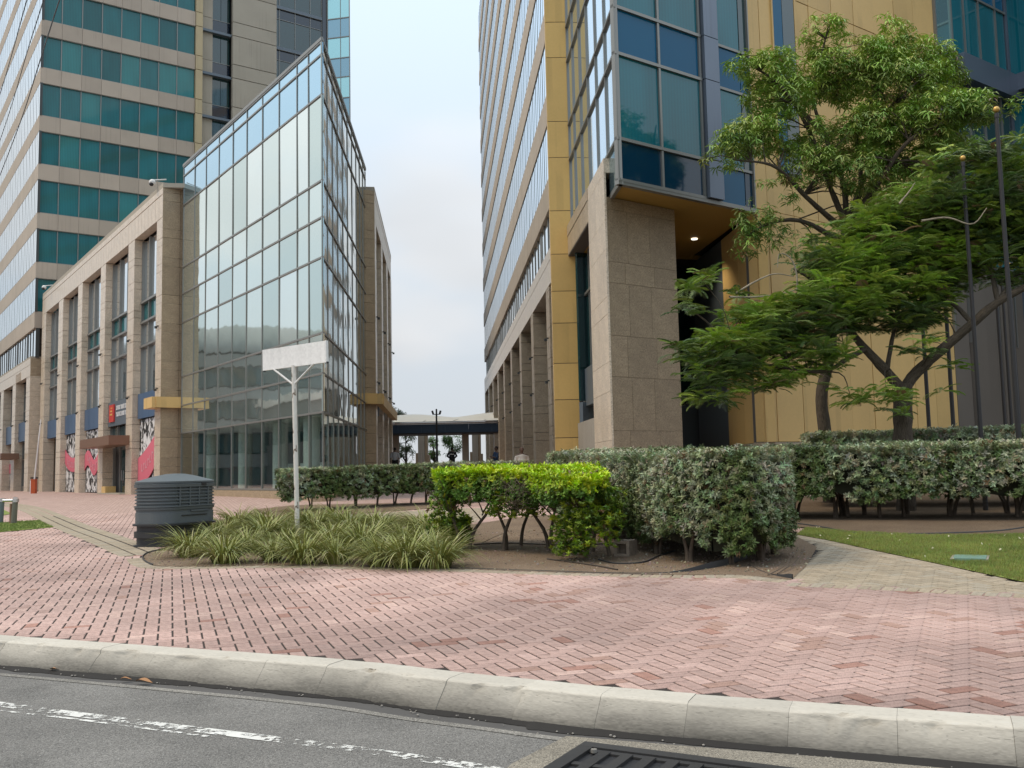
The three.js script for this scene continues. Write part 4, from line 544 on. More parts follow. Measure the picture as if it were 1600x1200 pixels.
  struct('road', sheet([...offR(0.64), [30, -60], [-80, -60], [-80, 45]], RY, 3, 20, () => 0), M.asphalt);
  struct('gutter', sheet(ribbon(0.3, 0.65), RY - 0.018, 1.5, 0, () => 0), M.gutter); struct('gutter', sheet(ribbon(0.625, 0.70), RY + 0.004, 1.5, 0, () => 0), M.lip);
  const fl = (l) => l.map(([x, y]) => flat(x, y, RY));
  struct('road_apron', sheet(fl([[885, 1152], [1040, 1165], [1300, 1186], [1600, 1214], [1700, 1225], [1700, 1330], [700, 1330], [770, 1222], [800, 1195]]), RY + 0.008, 1, 30, () => 0), M.apron);
  { const a = offR(0.37), b = kerbLine.map(([x, z], i) => { const w = 0.405 + 0.075 * Math.max(0, fbm(x * 2.6, 4, z * 2.6, 4) - 0.36) * 2 + (x > 0.3 ? 0.035 : 0); const p = offR(1)[i], q = kerbLine[i]; return [q[0] + (p[0] - q[0]) * w, q[1] + (p[1] - q[1]) * w]; });
    const fine = (l) => new THREE.CatmullRomCurve3(l.map(([x, z]) => V3(x, 0, z)), false, 'centripetal').getPoints(700).map((p) => [p.x, p.z]); const fa = fine(a), fb = fine(b).map(([x, z]) => { const n = 0.03 * (fbm(x * 14, 2, z * 14, 3) - 0.5); return [x - KN[0] * n, z - KN[1] * n]; }); const pos = [], idx = []; fa.forEach((p, i) => { pos.push(p[0], RY + 0.012, -p[1], fb[i][0], RY - 0.0145, -fb[i][1]); if (i) { const o = i * 2 - 2; idx.push(o, o + 1, o + 2, o + 1, o + 3, o + 2); } });
    struct('gutter_dirt', strips([{ pos, idx }]), sm({ color: lin(0.022, 0.02, 0.018), roughness: 1 }), 'stuff'); }
  // edge line worn away in patches
  M.paint = sm({ color: lin(0.66, 0.66, 0.64), roughness: 0.8, alphaTest: 0.5, map: tex(1024, 3.1, (u, v, i, j) => { const n = tf(u, v, 6, 161, 4) * 0.62 + tf(u, v, 90, 162, 3) * 0.52 + 0.16 * (hash3(i, j, 165) - 0.5), g = 0.86 + 0.2 * tf(u, v, 60, 164, 2); return [g, g, g * 0.98, n > 0.668 ? 1 : 0]; }) });
  const mark = (a, w) => { const l = smooth(fl(a), 6), side = (s) => l.map(([x, z], i) => { const b = l[Math.min(i + 1, l.length - 1)], c2 = l[Math.max(i - 1, 0)], dx = b[0] - c2[0], dz = b[1] - c2[1], q = Math.hypot(dx, dz); return [x - dz / q * s, z + dx / q * s]; }); return sheet(side(-w).concat(side(w).reverse()), RY + 0.004, 0.5, 37, () => 0); };
  struct('road_marking', mark([[-60, 1092], [0, 1101], [200, 1127], [400, 1152], [560, 1172], [720, 1195], [800, 1208]], 0.055), M.paint); struct('road_marking', mark([[-60, 1104], [0, 1111], [100, 1122], [215, 1137], [330, 1152]], 0.018), M.paint);
  // drain grating
  const [cx, cz] = flat(914, 1166, RY), [ex, ez] = flat(1162, 1198, RY), ga = Math.atan2(ex - cx, ez - cz) / DEG, D = new Face(cx, cz, ga, 90), dr = thing('drain_grating', 'black iron drain grating in concrete surround at the foot of the kerb', 'drain grating', cx, RY, cz); dr.children.length;
  const flatBox = (u0, u1, n0, n1, y0, y1) => D.box(u0, u1, y0, y1, n0, n1);
  M.iron = sm({ color: lin(0.055, 0.053, 0.052), roughness: 0.55, metalness: 0.5, map: T.worn, bumpMap: T.worn, bumpScale: 0.01 });
  const top = RY + 0.03, iron = M.iron; for (const [a, b, c2, d] of [[0, 1.5, 0, 0.09], [0, 0.09, 0.092, 1.0], [1.41, 1.5, 0.092, 1.0], [0.092, 1.408, 0.92, 1.0]]) part(dr, 'frame', flatBox(a, b, c2, d, RY - 0.1, top), iron);
  part(dr, 'pit', flatBox(0.09, 1.41, 0.09, 0.92, RY - 0.3, RY + 0.0085), M.black);
  for (let i = 0; i < 9; i++) part(dr, 'bar', flatBox(0.16 + i * 0.14, 0.225 + i * 0.14, 0.13, 0.90, RY + 0.009, top - 0.004 + (i % 3) * 0.002), iron);
  for (const n of [0.10, 0.36, 0.62]) part(dr, 'cross_bar', flatBox(0.095, 1.40, n, n + 0.05, RY + 0.01, top - 0.009), iron);
  { const g = new THREE.CylinderGeometry(0.018, 0.018, 0.02, 12), p = D.pt(0.13, top, 0.16); g.translate(p.x, p.y, p.z); part(dr, 'bolt', g, M.lip); }
  // litter in the gutter
  M.deadLeaf = sm({ color: lin(0.33, 0.17, 0.075), roughness: 0.8 });
  const leafBits = (x, y, len, az, n) => { const [X, Z] = flat(x, y, RY), q = []; for (let i = 0; i <= 8; i++) { const t = i / 8, w = Math.sin(Math.PI * Math.pow(t, 0.8)) * len * 0.2; q.push([t, w]); } const pos = [], idx = []; const a = az * DEG; q.forEach(([t, w], i) => { for (const s of [-1, 0, 1]) { const lx = (t - 0.5) * len, lz = s * w, h = 0.012 + Math.abs(s) * w * 0.5 + 0.006 * Math.sin(t * 5); pos.push(X + Math.sin(a) * lx + Math.cos(a) * lz, RY + h, -(Z + Math.cos(a) * lx - Math.sin(a) * lz)); } if (i) { const o = (i - 1) * 3; idx.push(o, o + 1, o + 3, o + 1, o + 4, o + 3, o + 1, o + 2, o + 4, o + 2, o + 5, o + 4); } }); return strips([{ pos, idx }]); };
  const lf = (label, x, y, len, az) => { const m = new THREE.Mesh(leafBits(x, y, len, az), M.deadLeaf); m.name = numbered('dead_leaf'); m.castShadow = m.receiveShadow = true; scene.add(m); tag(m, label, 'leaf'); };
  lf('dry orange leaf alone in the gutter, leftmost of the fallen leaves', 88, 1048, 0.13, 100); lf('long curled brown leaf in the gutter, rightmost of the fallen leaves', 225, 1067, 0.17, 108); lf('short brown leaf tucked against the long curled leaf in the gutter', 197, 1063, 0.10, 80);
  const st = []; for (let i = 0; i < 260; i++) { const u = rng() * L * 0.4 + L * 0.36, p = c.getPointAt(u / L), g = new THREE.IcosahedronGeometry(rr(0.004, i === 5 ? 0.025 : 0.011), 0), d = 0.4 + rng() * rng() * 0.35; g.scale(1, 0.6, 1.2); g.translate(p.x - KN[0] * d, RY - 0.008, -(p.z - KN[1] * d)); st.push(g); }
  struct('gutter_grit', st, sm({ color: lin(0.28, 0.26, 0.23), roughness: 0.9 }), 'stuff');
}

// ------------------------------------------------------------------ plants
const leafMat = (c, tr = 0.32, ro = 0.6) => pm({ color: lin(...c), roughness: ro, transmission: tr, thickness: 0, ior: 1.4, side: THREE.DoubleSide });
function leaf(base, dir, upv, len, wid, droop, fold = 0.25) {      // folded lance leaf: 6 triangles
  const d = dir.clone().normalize(), s = V3().crossVectors(d, upv).normalize(), n = V3().crossVectors(s, d).normalize(), p = (t, w, h) => base.clone().addScaledVector(d, t * len).addScaledVector(s, w * wid).addScaledVector(n, h * wid - droop * len * t * t);
  const v = [p(0, 0, 0), p(0.32, 0.42, fold), p(0.32, 0, 0), p(0.32, -0.42, fold), p(0.7, 0.36, fold * 0.8), p(0.7, 0, 0), p(0.7, -0.36, fold * 0.8), p(1, 0, 0)];
  return { pos: v.flatMap((q) => [q.x, q.y, q.z]), idx: [0, 2, 1, 0, 3, 2, 1, 2, 5, 1, 5, 4, 2, 3, 6, 2, 6, 5, 4, 5, 7, 5, 6, 7] };
}
function whorl(r, n, len, wid, droop, lift, stem = 0) { const l = []; for (let i = 0; i < n; i++) { const a = i / n * 6.283 + r() * 0.7, e = lift + (r() - 0.5) * 0.7, d = V3(Math.cos(a) * Math.cos(e), Math.sin(e), Math.sin(a) * Math.cos(e)); l.push(leaf(V3(0, (r() - 0.5) * stem, 0), d, V3(0, 1, 0), len * (0.7 + 0.5 * r()), wid * (0.8 + 0.4 * r()), droop * (0.6 + 0.8 * r()))); } return strips(l); }
function frond(r, len, np) { const l = []; let p = V3(0, 0, 0), d = V3(0, 0.30, 1).normalize(); const step = len / np; for (let i = 0; i < np; i++) { const q = p.clone().addScaledVector(d, step), w = 0.003; l.push({ pos: [p.x - w, p.y, p.z, p.x + w, p.y, p.z, q.x, q.y, q.z], idx: [0, 1, 2] });
    if (i > 1) { const t = i / np, L = len * 0.26 * Math.sin(Math.PI * (0.16 + 0.78 * t)) + 0.015; for (const k of [-1, 1]) { const dd = V3(k, -0.16 - 0.25 * r(), 0.5 + 0.15 * r()).normalize(), b = p.clone().addScaledVector(dd, L), h = V3(0, 0.006, step * 0.27), m = p.clone().lerp(b, 0.55).add(V3(0, L * 0.05, 0)); const v = [p, m.clone().add(h), m.clone().sub(h), b]; l.push({ pos: v.flatMap((z) => [z.x, z.y, z.z]), idx: [0, 1, 2, 1, 3, 2] }); } }
    p = q; d = d.clone().add(V3((r() - 0.5) * 0.08, -0.052, 0)).normalize(); } return strips(l); }
const place = (p, dir, roll, s) => { const q = new THREE.Quaternion().setFromUnitVectors(V3(0, 1, 0), dir.clone().normalize()).multiply(new THREE.Quaternion().setFromAxisAngle(V3(0, 1, 0), roll)); return new THREE.Matrix4().compose(p, q, V3(s, s, s)); };
const jit = (c, a) => rng() < 0.025 ? lin(0.19, 0.12, 0.055) : lin(...c.map((x, i) => Math.max(0.003, x * (1 + (rng() - 0.5) * a))));

// clipped hedges: leafy skin over a dark core painted as inner shade, woody stems below
function hedge(name, label, cat, poly, hBot, hTop, o) {
  const cx = poly.reduce((s, p) => s + p[0], 0) / poly.length, cz = poly.reduce((s, p) => s + p[1], 0) / poly.length, h = thing(name, label, cat, cx, G(cx, cz), cz, o.group), r = mulberry(o.seed), mats = o.geos.map(() => []), cols = o.geos.map(() => []), topY = (x, z) => (o.topY ? o.topY(x, z) : G(x, z) + hTop) + 0.10 * (fbm(x * 0.9, 1, z * 0.9, 2) - 0.5) + 0.05 * (fbm(x * 5, 2, z * 5, 2) - 0.5), botY = (x, z) => G(x, z) + hBot + 0.34 * (fbm(x * 1.4 + 3, 4, z * 1.4, 3) - 0.45);
  const per = []; let tot = 0; poly.forEach((p, i) => { const q = poly[(i + 1) % poly.length], l = Math.hypot(q[0] - p[0], q[1] - p[1]); per.push([p, q, l]); tot += l; });
  const ccw = poly.reduce((s, p, i) => { const q = poly[(i + 1) % poly.length]; return s + p[0] * q[1] - q[0] * p[1]; }, 0) > 0 ? 1 : -1;
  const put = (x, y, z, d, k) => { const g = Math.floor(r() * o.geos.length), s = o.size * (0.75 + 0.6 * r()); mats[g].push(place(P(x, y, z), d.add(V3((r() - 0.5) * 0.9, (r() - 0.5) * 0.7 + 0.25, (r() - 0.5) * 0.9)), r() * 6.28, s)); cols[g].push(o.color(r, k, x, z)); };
  const ns = Math.round(tot * (hTop - hBot) * o.density);
  for (let i = 0; i < ns; i++) { let s = r() * tot, k = 0; while (s > per[k][2]) s -= per[k++][2]; const [p, q, l] = per[k], t = s / l, nx = (q[1] - p[1]) / l * ccw, nz = -(q[0] - p[0]) / l * ccw; let x = p[0] + (q[0] - p[0]) * t, z = p[1] + (q[1] - p[1]) * t; const yb = botY(x, z), yt = topY(x, z), v = Math.pow(r(), 0.9), y = yb + (yt - yb) * v, bulge = 0.24 * (fbm(x * 1.5 + 9, y * 1.6, z * 1.5, 3) - 0.5) - (o.round ?? 0.10) * Math.pow(Math.abs(v - 0.5) * 1.9, 3.5), dep = r() * r() * (o.deep ?? 0.34); if (o.gap && fbm(x * 2.4, y * 2.4, z * 2.4 + 7, 2) < o.gap * (1.15 - v)) continue; x += nx * (bulge - dep); z += nz * (bulge - dep); put(x, y, z, V3(nx, 0.35, -nz), v - dep); }
  const xs = poly.map((p) => p[0]), zs = poly.map((p) => p[1]), x0 = Math.min(...xs), x1 = Math.max(...xs), z0 = Math.min(...zs), z1 = Math.max(...zs), nt = Math.round((x1 - x0) * (z1 - z0) * o.density * (o.topD ?? 1.1));
  for (let i = 0; i < nt; i++) { const x = x0 + (x1 - x0) * r(), z = z0 + (z1 - z0) * r(); if (!inside([x, z], poly)) continue; put(x, topY(x, z) - r() * r() * 0.22 + 0.02 + (r() < 0.06 ? 0.07 * r() : 0), z, V3(0, 1, 0), 1 + 0.1 * r()); }
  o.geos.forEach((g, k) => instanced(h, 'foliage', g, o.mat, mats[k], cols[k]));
  // inner mass: near-black sheets, deep shade among the twigs put into their colour
  const inset = (d) => poly.map((p, i) => { const a = poly[(i + poly.length - 1) % poly.length], b = poly[(i + 1) % poly.length], dx = b[0] - a[0], dz = b[1] - a[1], l = Math.hypot(dx, dz); return [p[0] - dz / l * d * ccw, p[1] + dx / l * d * ccw]; });
  const inn = inset(o.inset ?? 0.30), tw = []; if (!o.open) { for (const [p, q, l] of inn.map((p, i) => { const q = inn[(i + 1) % inn.length]; return [p, q, Math.hypot(q[0] - p[0], q[1] - p[1])]; })) { const n = Math.max(1, Math.ceil(l / 0.35)), m = 6, pos = [], idx = []; for (let i = 0; i <= n; i++) for (let j = 0; j <= m; j++) { const x = p[0] + (q[0] - p[0]) * i / n, z = p[1] + (q[1] - p[1]) * i / n, yb = botY(x, z) + 0.12, yt = topY(x, z) - 0.14; pos.push(x + 0.08 * (r() - 0.5), yb + (yt - yb) * j / m, -z + 0.08 * (r() - 0.5)); if (i < n && j < m) { const a = i * (m + 1) + j, b = a + m + 1; idx.push(a, b, a + 1, b, b + 1, a + 1); } } tw.push(strips([{ pos, idx }])); } tw.push(sheetAt(inn, (x, z) => topY(x, z) - 0.14), sheetAt(inn, (x, z) => botY(x, z) + 0.12)); part(h, 'shaded_core', tw, M.inner, 'stuff'); }
  // stems
  const line = o.stems; for (const [x, z] of line) { const st = [], n = 2 + Math.floor(r() * 2.4), y = G(x, z); for (let i = 0; i < n; i++) { const a = r() * 6.28, d = 0.12 + 0.30 * r(), top = hBot + (o.stemUp ?? 0.35); st.push(taper([P(x + 0.03 * Math.cos(a), y - 0.03, z + 0.03 * Math.sin(a)), P(x + Math.cos(a) * d * 0.25, y + top * 0.4, z + Math.sin(a) * d * 0.25), P(x + Math.cos(a) * d, y + top + 0.1, z + Math.sin(a) * d)], o.stemR ?? 0.032, 0.010, 6, 5, 0.5)); } part(h, 'stem', st, M.stem); }
  return h;
}
function sheetAt(poly, f) { return sheet(poly, 0, 0.6, 0, f); }
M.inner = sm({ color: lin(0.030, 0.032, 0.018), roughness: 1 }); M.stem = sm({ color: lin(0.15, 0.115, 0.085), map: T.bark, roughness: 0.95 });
const rs = mulberry(77), silver = [0, 1, 2].map(() => whorl(rs, 11, 0.062, 0.021, 0.10, 0.6, 0.07)), golden = [0, 1].map(() => whorl(rs, 10, 0.055, 0.027, 0.1, 0.5, 0.05));
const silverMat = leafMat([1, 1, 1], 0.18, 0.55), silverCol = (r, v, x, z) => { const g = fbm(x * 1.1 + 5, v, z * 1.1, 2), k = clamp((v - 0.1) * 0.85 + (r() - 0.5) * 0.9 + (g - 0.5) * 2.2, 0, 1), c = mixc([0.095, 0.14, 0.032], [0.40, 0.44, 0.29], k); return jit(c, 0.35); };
const lineOf = (a, b, n, j, r) => Array.from({ length: n }, (_, i) => [a[0] + (b[0] - a[0]) * (i + 0.5) / n + (r() - 0.5) * j, a[1] + (b[1] - a[1]) * (i + 0.5) / n + (r() - 0.5) * j]);
const sr = mulberry(5);
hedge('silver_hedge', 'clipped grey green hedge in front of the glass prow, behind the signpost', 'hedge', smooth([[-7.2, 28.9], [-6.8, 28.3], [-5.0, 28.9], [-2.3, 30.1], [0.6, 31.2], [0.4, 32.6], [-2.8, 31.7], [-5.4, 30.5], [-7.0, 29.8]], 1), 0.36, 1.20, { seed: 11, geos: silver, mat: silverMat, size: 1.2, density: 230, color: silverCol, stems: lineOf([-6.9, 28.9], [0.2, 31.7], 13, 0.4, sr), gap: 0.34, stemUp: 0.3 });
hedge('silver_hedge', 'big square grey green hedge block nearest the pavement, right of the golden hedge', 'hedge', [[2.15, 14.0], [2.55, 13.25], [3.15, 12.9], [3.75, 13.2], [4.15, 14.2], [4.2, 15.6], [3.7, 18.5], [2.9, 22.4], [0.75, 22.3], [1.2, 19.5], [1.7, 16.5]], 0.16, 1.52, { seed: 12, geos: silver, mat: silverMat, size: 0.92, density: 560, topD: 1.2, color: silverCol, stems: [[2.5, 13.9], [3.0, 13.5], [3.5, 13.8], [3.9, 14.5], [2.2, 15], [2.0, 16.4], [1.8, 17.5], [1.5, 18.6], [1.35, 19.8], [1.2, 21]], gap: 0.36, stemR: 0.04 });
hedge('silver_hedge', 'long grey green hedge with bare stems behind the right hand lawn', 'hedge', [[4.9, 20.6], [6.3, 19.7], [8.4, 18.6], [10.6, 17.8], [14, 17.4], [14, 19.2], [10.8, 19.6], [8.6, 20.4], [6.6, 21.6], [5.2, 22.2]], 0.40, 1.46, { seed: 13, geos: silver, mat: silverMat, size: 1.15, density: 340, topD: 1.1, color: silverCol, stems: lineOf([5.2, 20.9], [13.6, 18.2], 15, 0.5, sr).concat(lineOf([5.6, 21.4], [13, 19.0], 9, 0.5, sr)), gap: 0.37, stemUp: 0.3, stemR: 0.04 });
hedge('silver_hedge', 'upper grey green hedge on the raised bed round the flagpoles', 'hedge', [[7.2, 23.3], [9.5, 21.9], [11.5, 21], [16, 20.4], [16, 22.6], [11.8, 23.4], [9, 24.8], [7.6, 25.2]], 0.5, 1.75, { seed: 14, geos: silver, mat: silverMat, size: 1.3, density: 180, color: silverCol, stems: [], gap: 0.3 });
// golden hedge: yellow new growth over green, on bare leaning trunks
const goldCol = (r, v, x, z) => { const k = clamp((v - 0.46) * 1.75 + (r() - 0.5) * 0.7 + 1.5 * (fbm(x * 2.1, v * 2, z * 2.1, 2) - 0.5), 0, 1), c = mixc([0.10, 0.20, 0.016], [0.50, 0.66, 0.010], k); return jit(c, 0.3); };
const goldMat = leafMat([1, 1, 1], 0.35, 0.55);
{ const h = hedge('golden_hedge', 'golden yellow clipped hedge on bare trunks in the middle of the bed', 'hedge', smooth([[-1.45, 17.0], [-1.25, 16.2], [-0.4, 15.9], [0.25, 15.1], [0.62, 14.15], [1.15, 13.95], [1.40, 14.4], [1.45, 15.4], [1.1, 16.3], [0.4, 17.2], [-0.6, 17.7], [-1.3, 17.6]], 2), 0.72, 1.42, { seed: 21, geos: golden, mat: goldMat, size: 1.05, density: 400, topD: 1.7, deep: 0.45, round: 0.24, topY: (x, z) => G(x, z) + 1.25 + 0.035 * (z - 14), color: goldCol, open: true, gap: 0.50, stems: [] });
  const trunk = (pts, r0, r1) => part(h, 'trunk', taper(pts.map(([x, y, z]) => P(x, G(x, z) + y, z)), r0, r1, 10, 7, 0.4), M.stem);
  const r = mulberry(31); for (const [x, z, lean, ln2] of [[-0.95, 16.4, -0.25, 0.1], [-0.8, 16.5, 0.45, 0.1], [-0.2, 16.2, 0.25, 0.0], [-0.15, 16.3, -0.2, 0.2], [0.55, 16.0, -0.35, 0.1], [0.6, 15.9, 0.1, -0.1], [1.1, 14.75, -0.15, 0.1], [1.45, 14.9, -0.5, 0.2], [1.25, 15.6, 0.2, 0.1], [-1.15, 17.1, 0.1, 0], [0.1, 16.9, 0.3, 0]]) {
    trunk([[x, -0.03, z], [x + lean * 0.15 + 0.05 * (r() - 0.5), 0.3, z + ln2 * 0.3], [x + lean * 0.75 + 0.08 * (r() - 0.5), 0.68, z + ln2], [x + lean * 1.2, 1.2, z + ln2]], 0.034, 0.014);
    const tw = []; for (let i = 0; i < 9; i++) { const a = r() * 6.28, y = 0.5 + r() * 0.45, bx0 = x + lean * (y * 0.9), bz = z + ln2 * 0.8; tw.push(taper([P(bx0, G(x, z) + y, bz), P(bx0 + Math.cos(a) * 0.2, G(x, z) + y + 0.18, bz + Math.sin(a) * 0.2), P(bx0 + Math.cos(a) * 0.5, G(x, z) + y + 0.4, bz + Math.sin(a) * 0.5)], 0.014, 0.004, 4, 4)); } part(h, 'branch', tw, M.stem);
  }
  const dead = []; for (let i = 0; i < 420; i++) { const x = rr(-0.15, 0.75), z = rr(15.0, 15.7), y = G(x, z) + rr(0.72, 1.2), a = r() * 6.28, e = rr(-0.3, 1.2), l = rr(0.08, 0.24); dead.push(bar(P(x, y, z), P(x + Math.cos(a) * Math.cos(e) * l, y + Math.sin(e) * l, z + Math.sin(a) * Math.cos(e) * l), 0.0035, 3)); } part(h, 'dead_twigs', dead, M.twig, 'stuff');
  const lv = golden[0], m1 = [], c1 = []; for (let i = 0; i < 1500; i++) { const cl = [[1.1, 0.58, 14.35, 0.48, 0.36], [0.85, 0.40, 14.5, 0.34, 0.30], [-1.15, 0.66, 16.6, 0.4, 0.3], [-1.0, 0.3, 16.8, 0.25, 0.22], [1.4, 0.76, 14.8, 0.34, 0.3], [0.0, 0.8, 15.9, 0.5, 0.2]][i % 6], a = r() * 6.28, q = Math.sqrt(r()), x = cl[0] + Math.cos(a) * q * cl[3], z = cl[2] + Math.sin(a) * q * cl[3], y = G(x, z) + cl[1] + (r() - 0.5) * 2 * cl[4]; m1.push(place(P(x, y, z), V3(r() - 0.5, 0.6, r() - 0.5), r() * 6.28, 1.1)); c1.push(jit(mixc([0.09, 0.18, 0.015], [0.42, 0.52, 0.015], r() * r()), 0.3)); } instanced(h, 'foliage', lv, goldMat, m1, c1); }

// strap leaved clumps round the signpost
{
  const mats = [leafMat([0.30, 0.325, 0.085], 0.3, 0.5), leafMat([0.20, 0.24, 0.06], 0.3, 0.5), leafMat([0.44, 0.41, 0.19], 0.3, 0.5)], protos = [];
  for (let v = 0; v < 4; v++) { const r = mulberry(400 + v), g = [[], [], []]; for (let i = 0; i < 270; i++) { const a = r() * 6.28, len = 0.42 + 0.40 * r(), out = 0.2 + 0.8 * r(), w = 0.0065 + 0.0065 * r(), pos = [], idx = [], n = 6, bend = 0.8 + 1.5 * out; let x = Math.cos(a) * 0.20 * r(), z = Math.sin(a) * 0.20 * r(), y = 0, e = 1.45 - 0.55 * out; for (let k = 0; k <= n; k++) { const t = k / n, ww = w * (1 - Math.pow(t, 3) * 0.92); pos.push(x - Math.sin(a) * ww, y, z + Math.cos(a) * ww, x, y - ww * 0.5, z, x + Math.sin(a) * ww, y, z - Math.cos(a) * ww); if (k) { const o = (k - 1) * 3; idx.push(o, o + 1, o + 3, o + 1, o + 4, o + 3, o + 1, o + 2, o + 4, o + 2, o + 5, o + 4); } x += Math.cos(a) * Math.cos(e) * len / n; z += Math.sin(a) * Math.cos(e) * len / n; y += Math.sin(e) * len / n; e -= bend / n; } g[i % 7 === 0 ? 2 : i % 3 === 0 ? 1 : 0].push({ pos, idx }); }
    const grp = new THREE.Group(); g.forEach((l, k) => { const m = new THREE.Mesh(strips(l), mats[k]); m.name = ['leaves', 'inner_leaves', 'pale_leaves'][k]; m.castShadow = m.receiveShadow = true; grp.add(m); }); protos.push(grp); }
  const spots = []; const r = mulberry(9); const rows = [[[305, 868], [360, 878], [420, 876], [480, 878], [535, 880], [590, 884], [640, 884], [690, 886]], [[330, 850], [385, 858], [440, 862], [505, 864], [560, 866], [618, 868], [672, 868]], [[352, 838], [405, 843], [455, 846], [520, 847], [575, 849], [630, 850], [682, 850]], [[372, 828], [425, 831], [490, 834], [545, 835], [600, 837], [655, 838], [700, 838]], [[400, 821], [460, 824], [520, 825], [580, 827], [640, 828]]];
  rows.forEach((row) => row.forEach(([x, y]) => spots.push(gnd(x + (r() - 0.5) * 26, y + (r() - 0.5) * 6))));
  spots.forEach(([X, Z], i) => { const o = protos[i % 4].clone(); o.name = numbered('strap_leaf_plant'); o.position.copy(P(X, G(X, Z), Z)); o.rotation.y = r() * 6.28; o.scale.setScalar(0.80 + 0.38 * r()); scene.add(o); tag(o, 'clump of arching strap shaped leaves in the bed round the white signpost', 'grassy plant', 'strap leaved clumps round the signpost'); });
}
{ // lawn blades, stones on the soil
  const r = mulberry(3), bl = strips(Array.from({ length: 7 }, (_, i) => { const a = i * 0.9, d = V3(Math.cos(a), 0, Math.sin(a)), b = V3(Math.cos(i * 2.1) * 0.02, 0, Math.sin(i * 2.1) * 0.02), w = 0.0035, t = b.clone().addScaledVector(d, 0.022).add(V3(0, 0.045, 0)); return { pos: [b.x - d.z * w, 0, b.z + d.x * w, b.x + d.z * w, 0, b.z - d.x * w, t.x, t.y, t.z], idx: [0, 1, 2] }; })), m = [], c = [];
  for (let i = 0; i < 80000; i++) { const x = rr(4.5, 11.5), z = rr(10, 19.5); if (!inside([x, z], lawnR) || !seen(x, z, G(x, z))) continue; const s = rr(0.5, 1.1); m.push(place(P(x, G(x, z) + 0.010, z), V3((r() - 0.5) * 0.5, 1, (r() - 0.5) * 0.5), r() * 6.28, s)); c.push(jit(mixc([0.16, 0.215, 0.04], [0.36, 0.40, 0.10], fbm(x * 1.5, 2, z * 1.5, 3)), 0.35)); }
  for (let i = 0; i < 9000; i++) { const x = rr(-17, -11), z = rr(24, 30); if (!inside([x, z], lawnL)) continue; m.push(place(P(x, G(x, z) + 0.008, z), V3((r() - 0.5) * 0.5, 1, (r() - 0.5) * 0.5), r() * 6.28, 0.8)); c.push(jit([0.12, 0.19, 0.03], 0.35)); }
  const holder = struct('grass', bl, leafMat([0.13, 0.2, 0.04], 0.3, 0.7), 'stuff'); scene.remove(holder); used.grass = undefined; instanced(scene, numbered('grass'), bl, leafMat([1, 1, 1], 0.3, 0.7), m, c);
  const st = new THREE.IcosahedronGeometry(1, 0), sm1 = [], sc = []; for (let i = 0; i < 9000; i++) { const x = rr(-6.8, 4.5), z = rr(12.6, 20); if (!inside([x, z], bed) || !seen(x, z, 0.1)) continue; if (x < 0.6 && r() < 0.55) continue; const s = 0.006 + 0.016 * Math.pow(r(), 3); sm1.push(new THREE.Matrix4().compose(P(x, G(x, z) + 0.008, z), new THREE.Quaternion().setFromEuler(new THREE.Euler(r() * 6, r() * 6, r() * 6)), V3(s, s * 0.7, s * 1.2))); sc.push(jit(mixc([0.16, 0.12, 0.09], [0.46, 0.40, 0.32], r() * r()), 0.3)); }
  instanced(scene, numbered('gravel'), st, sm({ color: 0xffffff, roughness: 0.95 }), sm1, sc);
  const pt = []; for (let i = 0; i < 70; i++) { const x = rr(4.8, 9), z = rr(11, 19); if (!inside([x, z], lawnR)) continue; pt.push(new THREE.Matrix4().compose(P(x, G(x, z) + 0.05, z), new THREE.Quaternion().setFromEuler(new THREE.Euler(r(), r() * 6, r())), V3(0.02, 0.006, 0.014))); } instanced(scene, numbered('fallen_petals'), st, sm({ color: lin(0.62, 0.58, 0.40), roughness: 0.8 }), pt);
}

// ------------------------------------------------------------------ trees
const wrl = [0, 1, 2].map((k) => whorl(mulberry(60 + k), 9, 0.185, 0.041, 0.42, 0.05, 0.14)), frd = [0, 1, 2].map((k) => frond(mulberry(80 + k), 0.50, 19));
const bark = (pts, r0, r1, seg = 0) => taper(pts, r0, r1, seg, 9, 0.35);
function crownPoints(pads, n, r) { const out = [], vol = pads.map((p) => p.rx * p.ry * p.rz * (p.k ?? 1)), tot = vol.reduce((a, b) => a + b, 0); pads.forEach((p, i) => { const m = Math.round(n * vol[i] / tot); for (let q = 0; q < m; q++) { let x, y, z, l; do { x = r() * 2 - 1; y = r() * 2 - 1; z = r() * 2 - 1; l = x * x + y * y + z * z; } while (l > 1 || (l < 0.30 && r() < 0.75)); const wx = p.c.x + x * p.rx, wy = p.c.y + y * p.ry, wz = p.c.z + z * p.rz; if (fbm(wx * 1.5, wy * 1.9, wz * 1.5, 2) < (p.hole ?? 0.38)) continue; out.push([V3(wx, wy, wz), V3(x, y, z), p]); } }); return out; }
const pads = (l, Z, f) => l.map(([x, y, rx, ry, dz = 0, k = 1, rz = 0]) => { const q = at(x, y, Z + dz), s = (Z + dz) / FOCAL; return { c: P(...q), rx: rx * s, ry: ry * s, rz: (rz || rx * 0.8) * s, k, hole: f }; });
function branchTo(points, from, n, r, r0, list) { for (let i = 0; i < n; i++) { const t = points[Math.floor(r() * points.length)][0]; let best = from[0], bd = 1e9; for (const f of from) { const d = f.distanceTo(t) + Math.max(0, f.y - t.y) * 1.5; if (d < bd) { bd = d; best = f; } } const mid = best.clone().lerp(t, 0.5).add(V3((r() - 0.5) * 0.3, bd * 0.12, (r() - 0.5) * 0.3)); list.push(taper([best, mid, t], r0 * (0.5 + 0.6 * r()), 0.006, 6, 5, 0.3)); } }
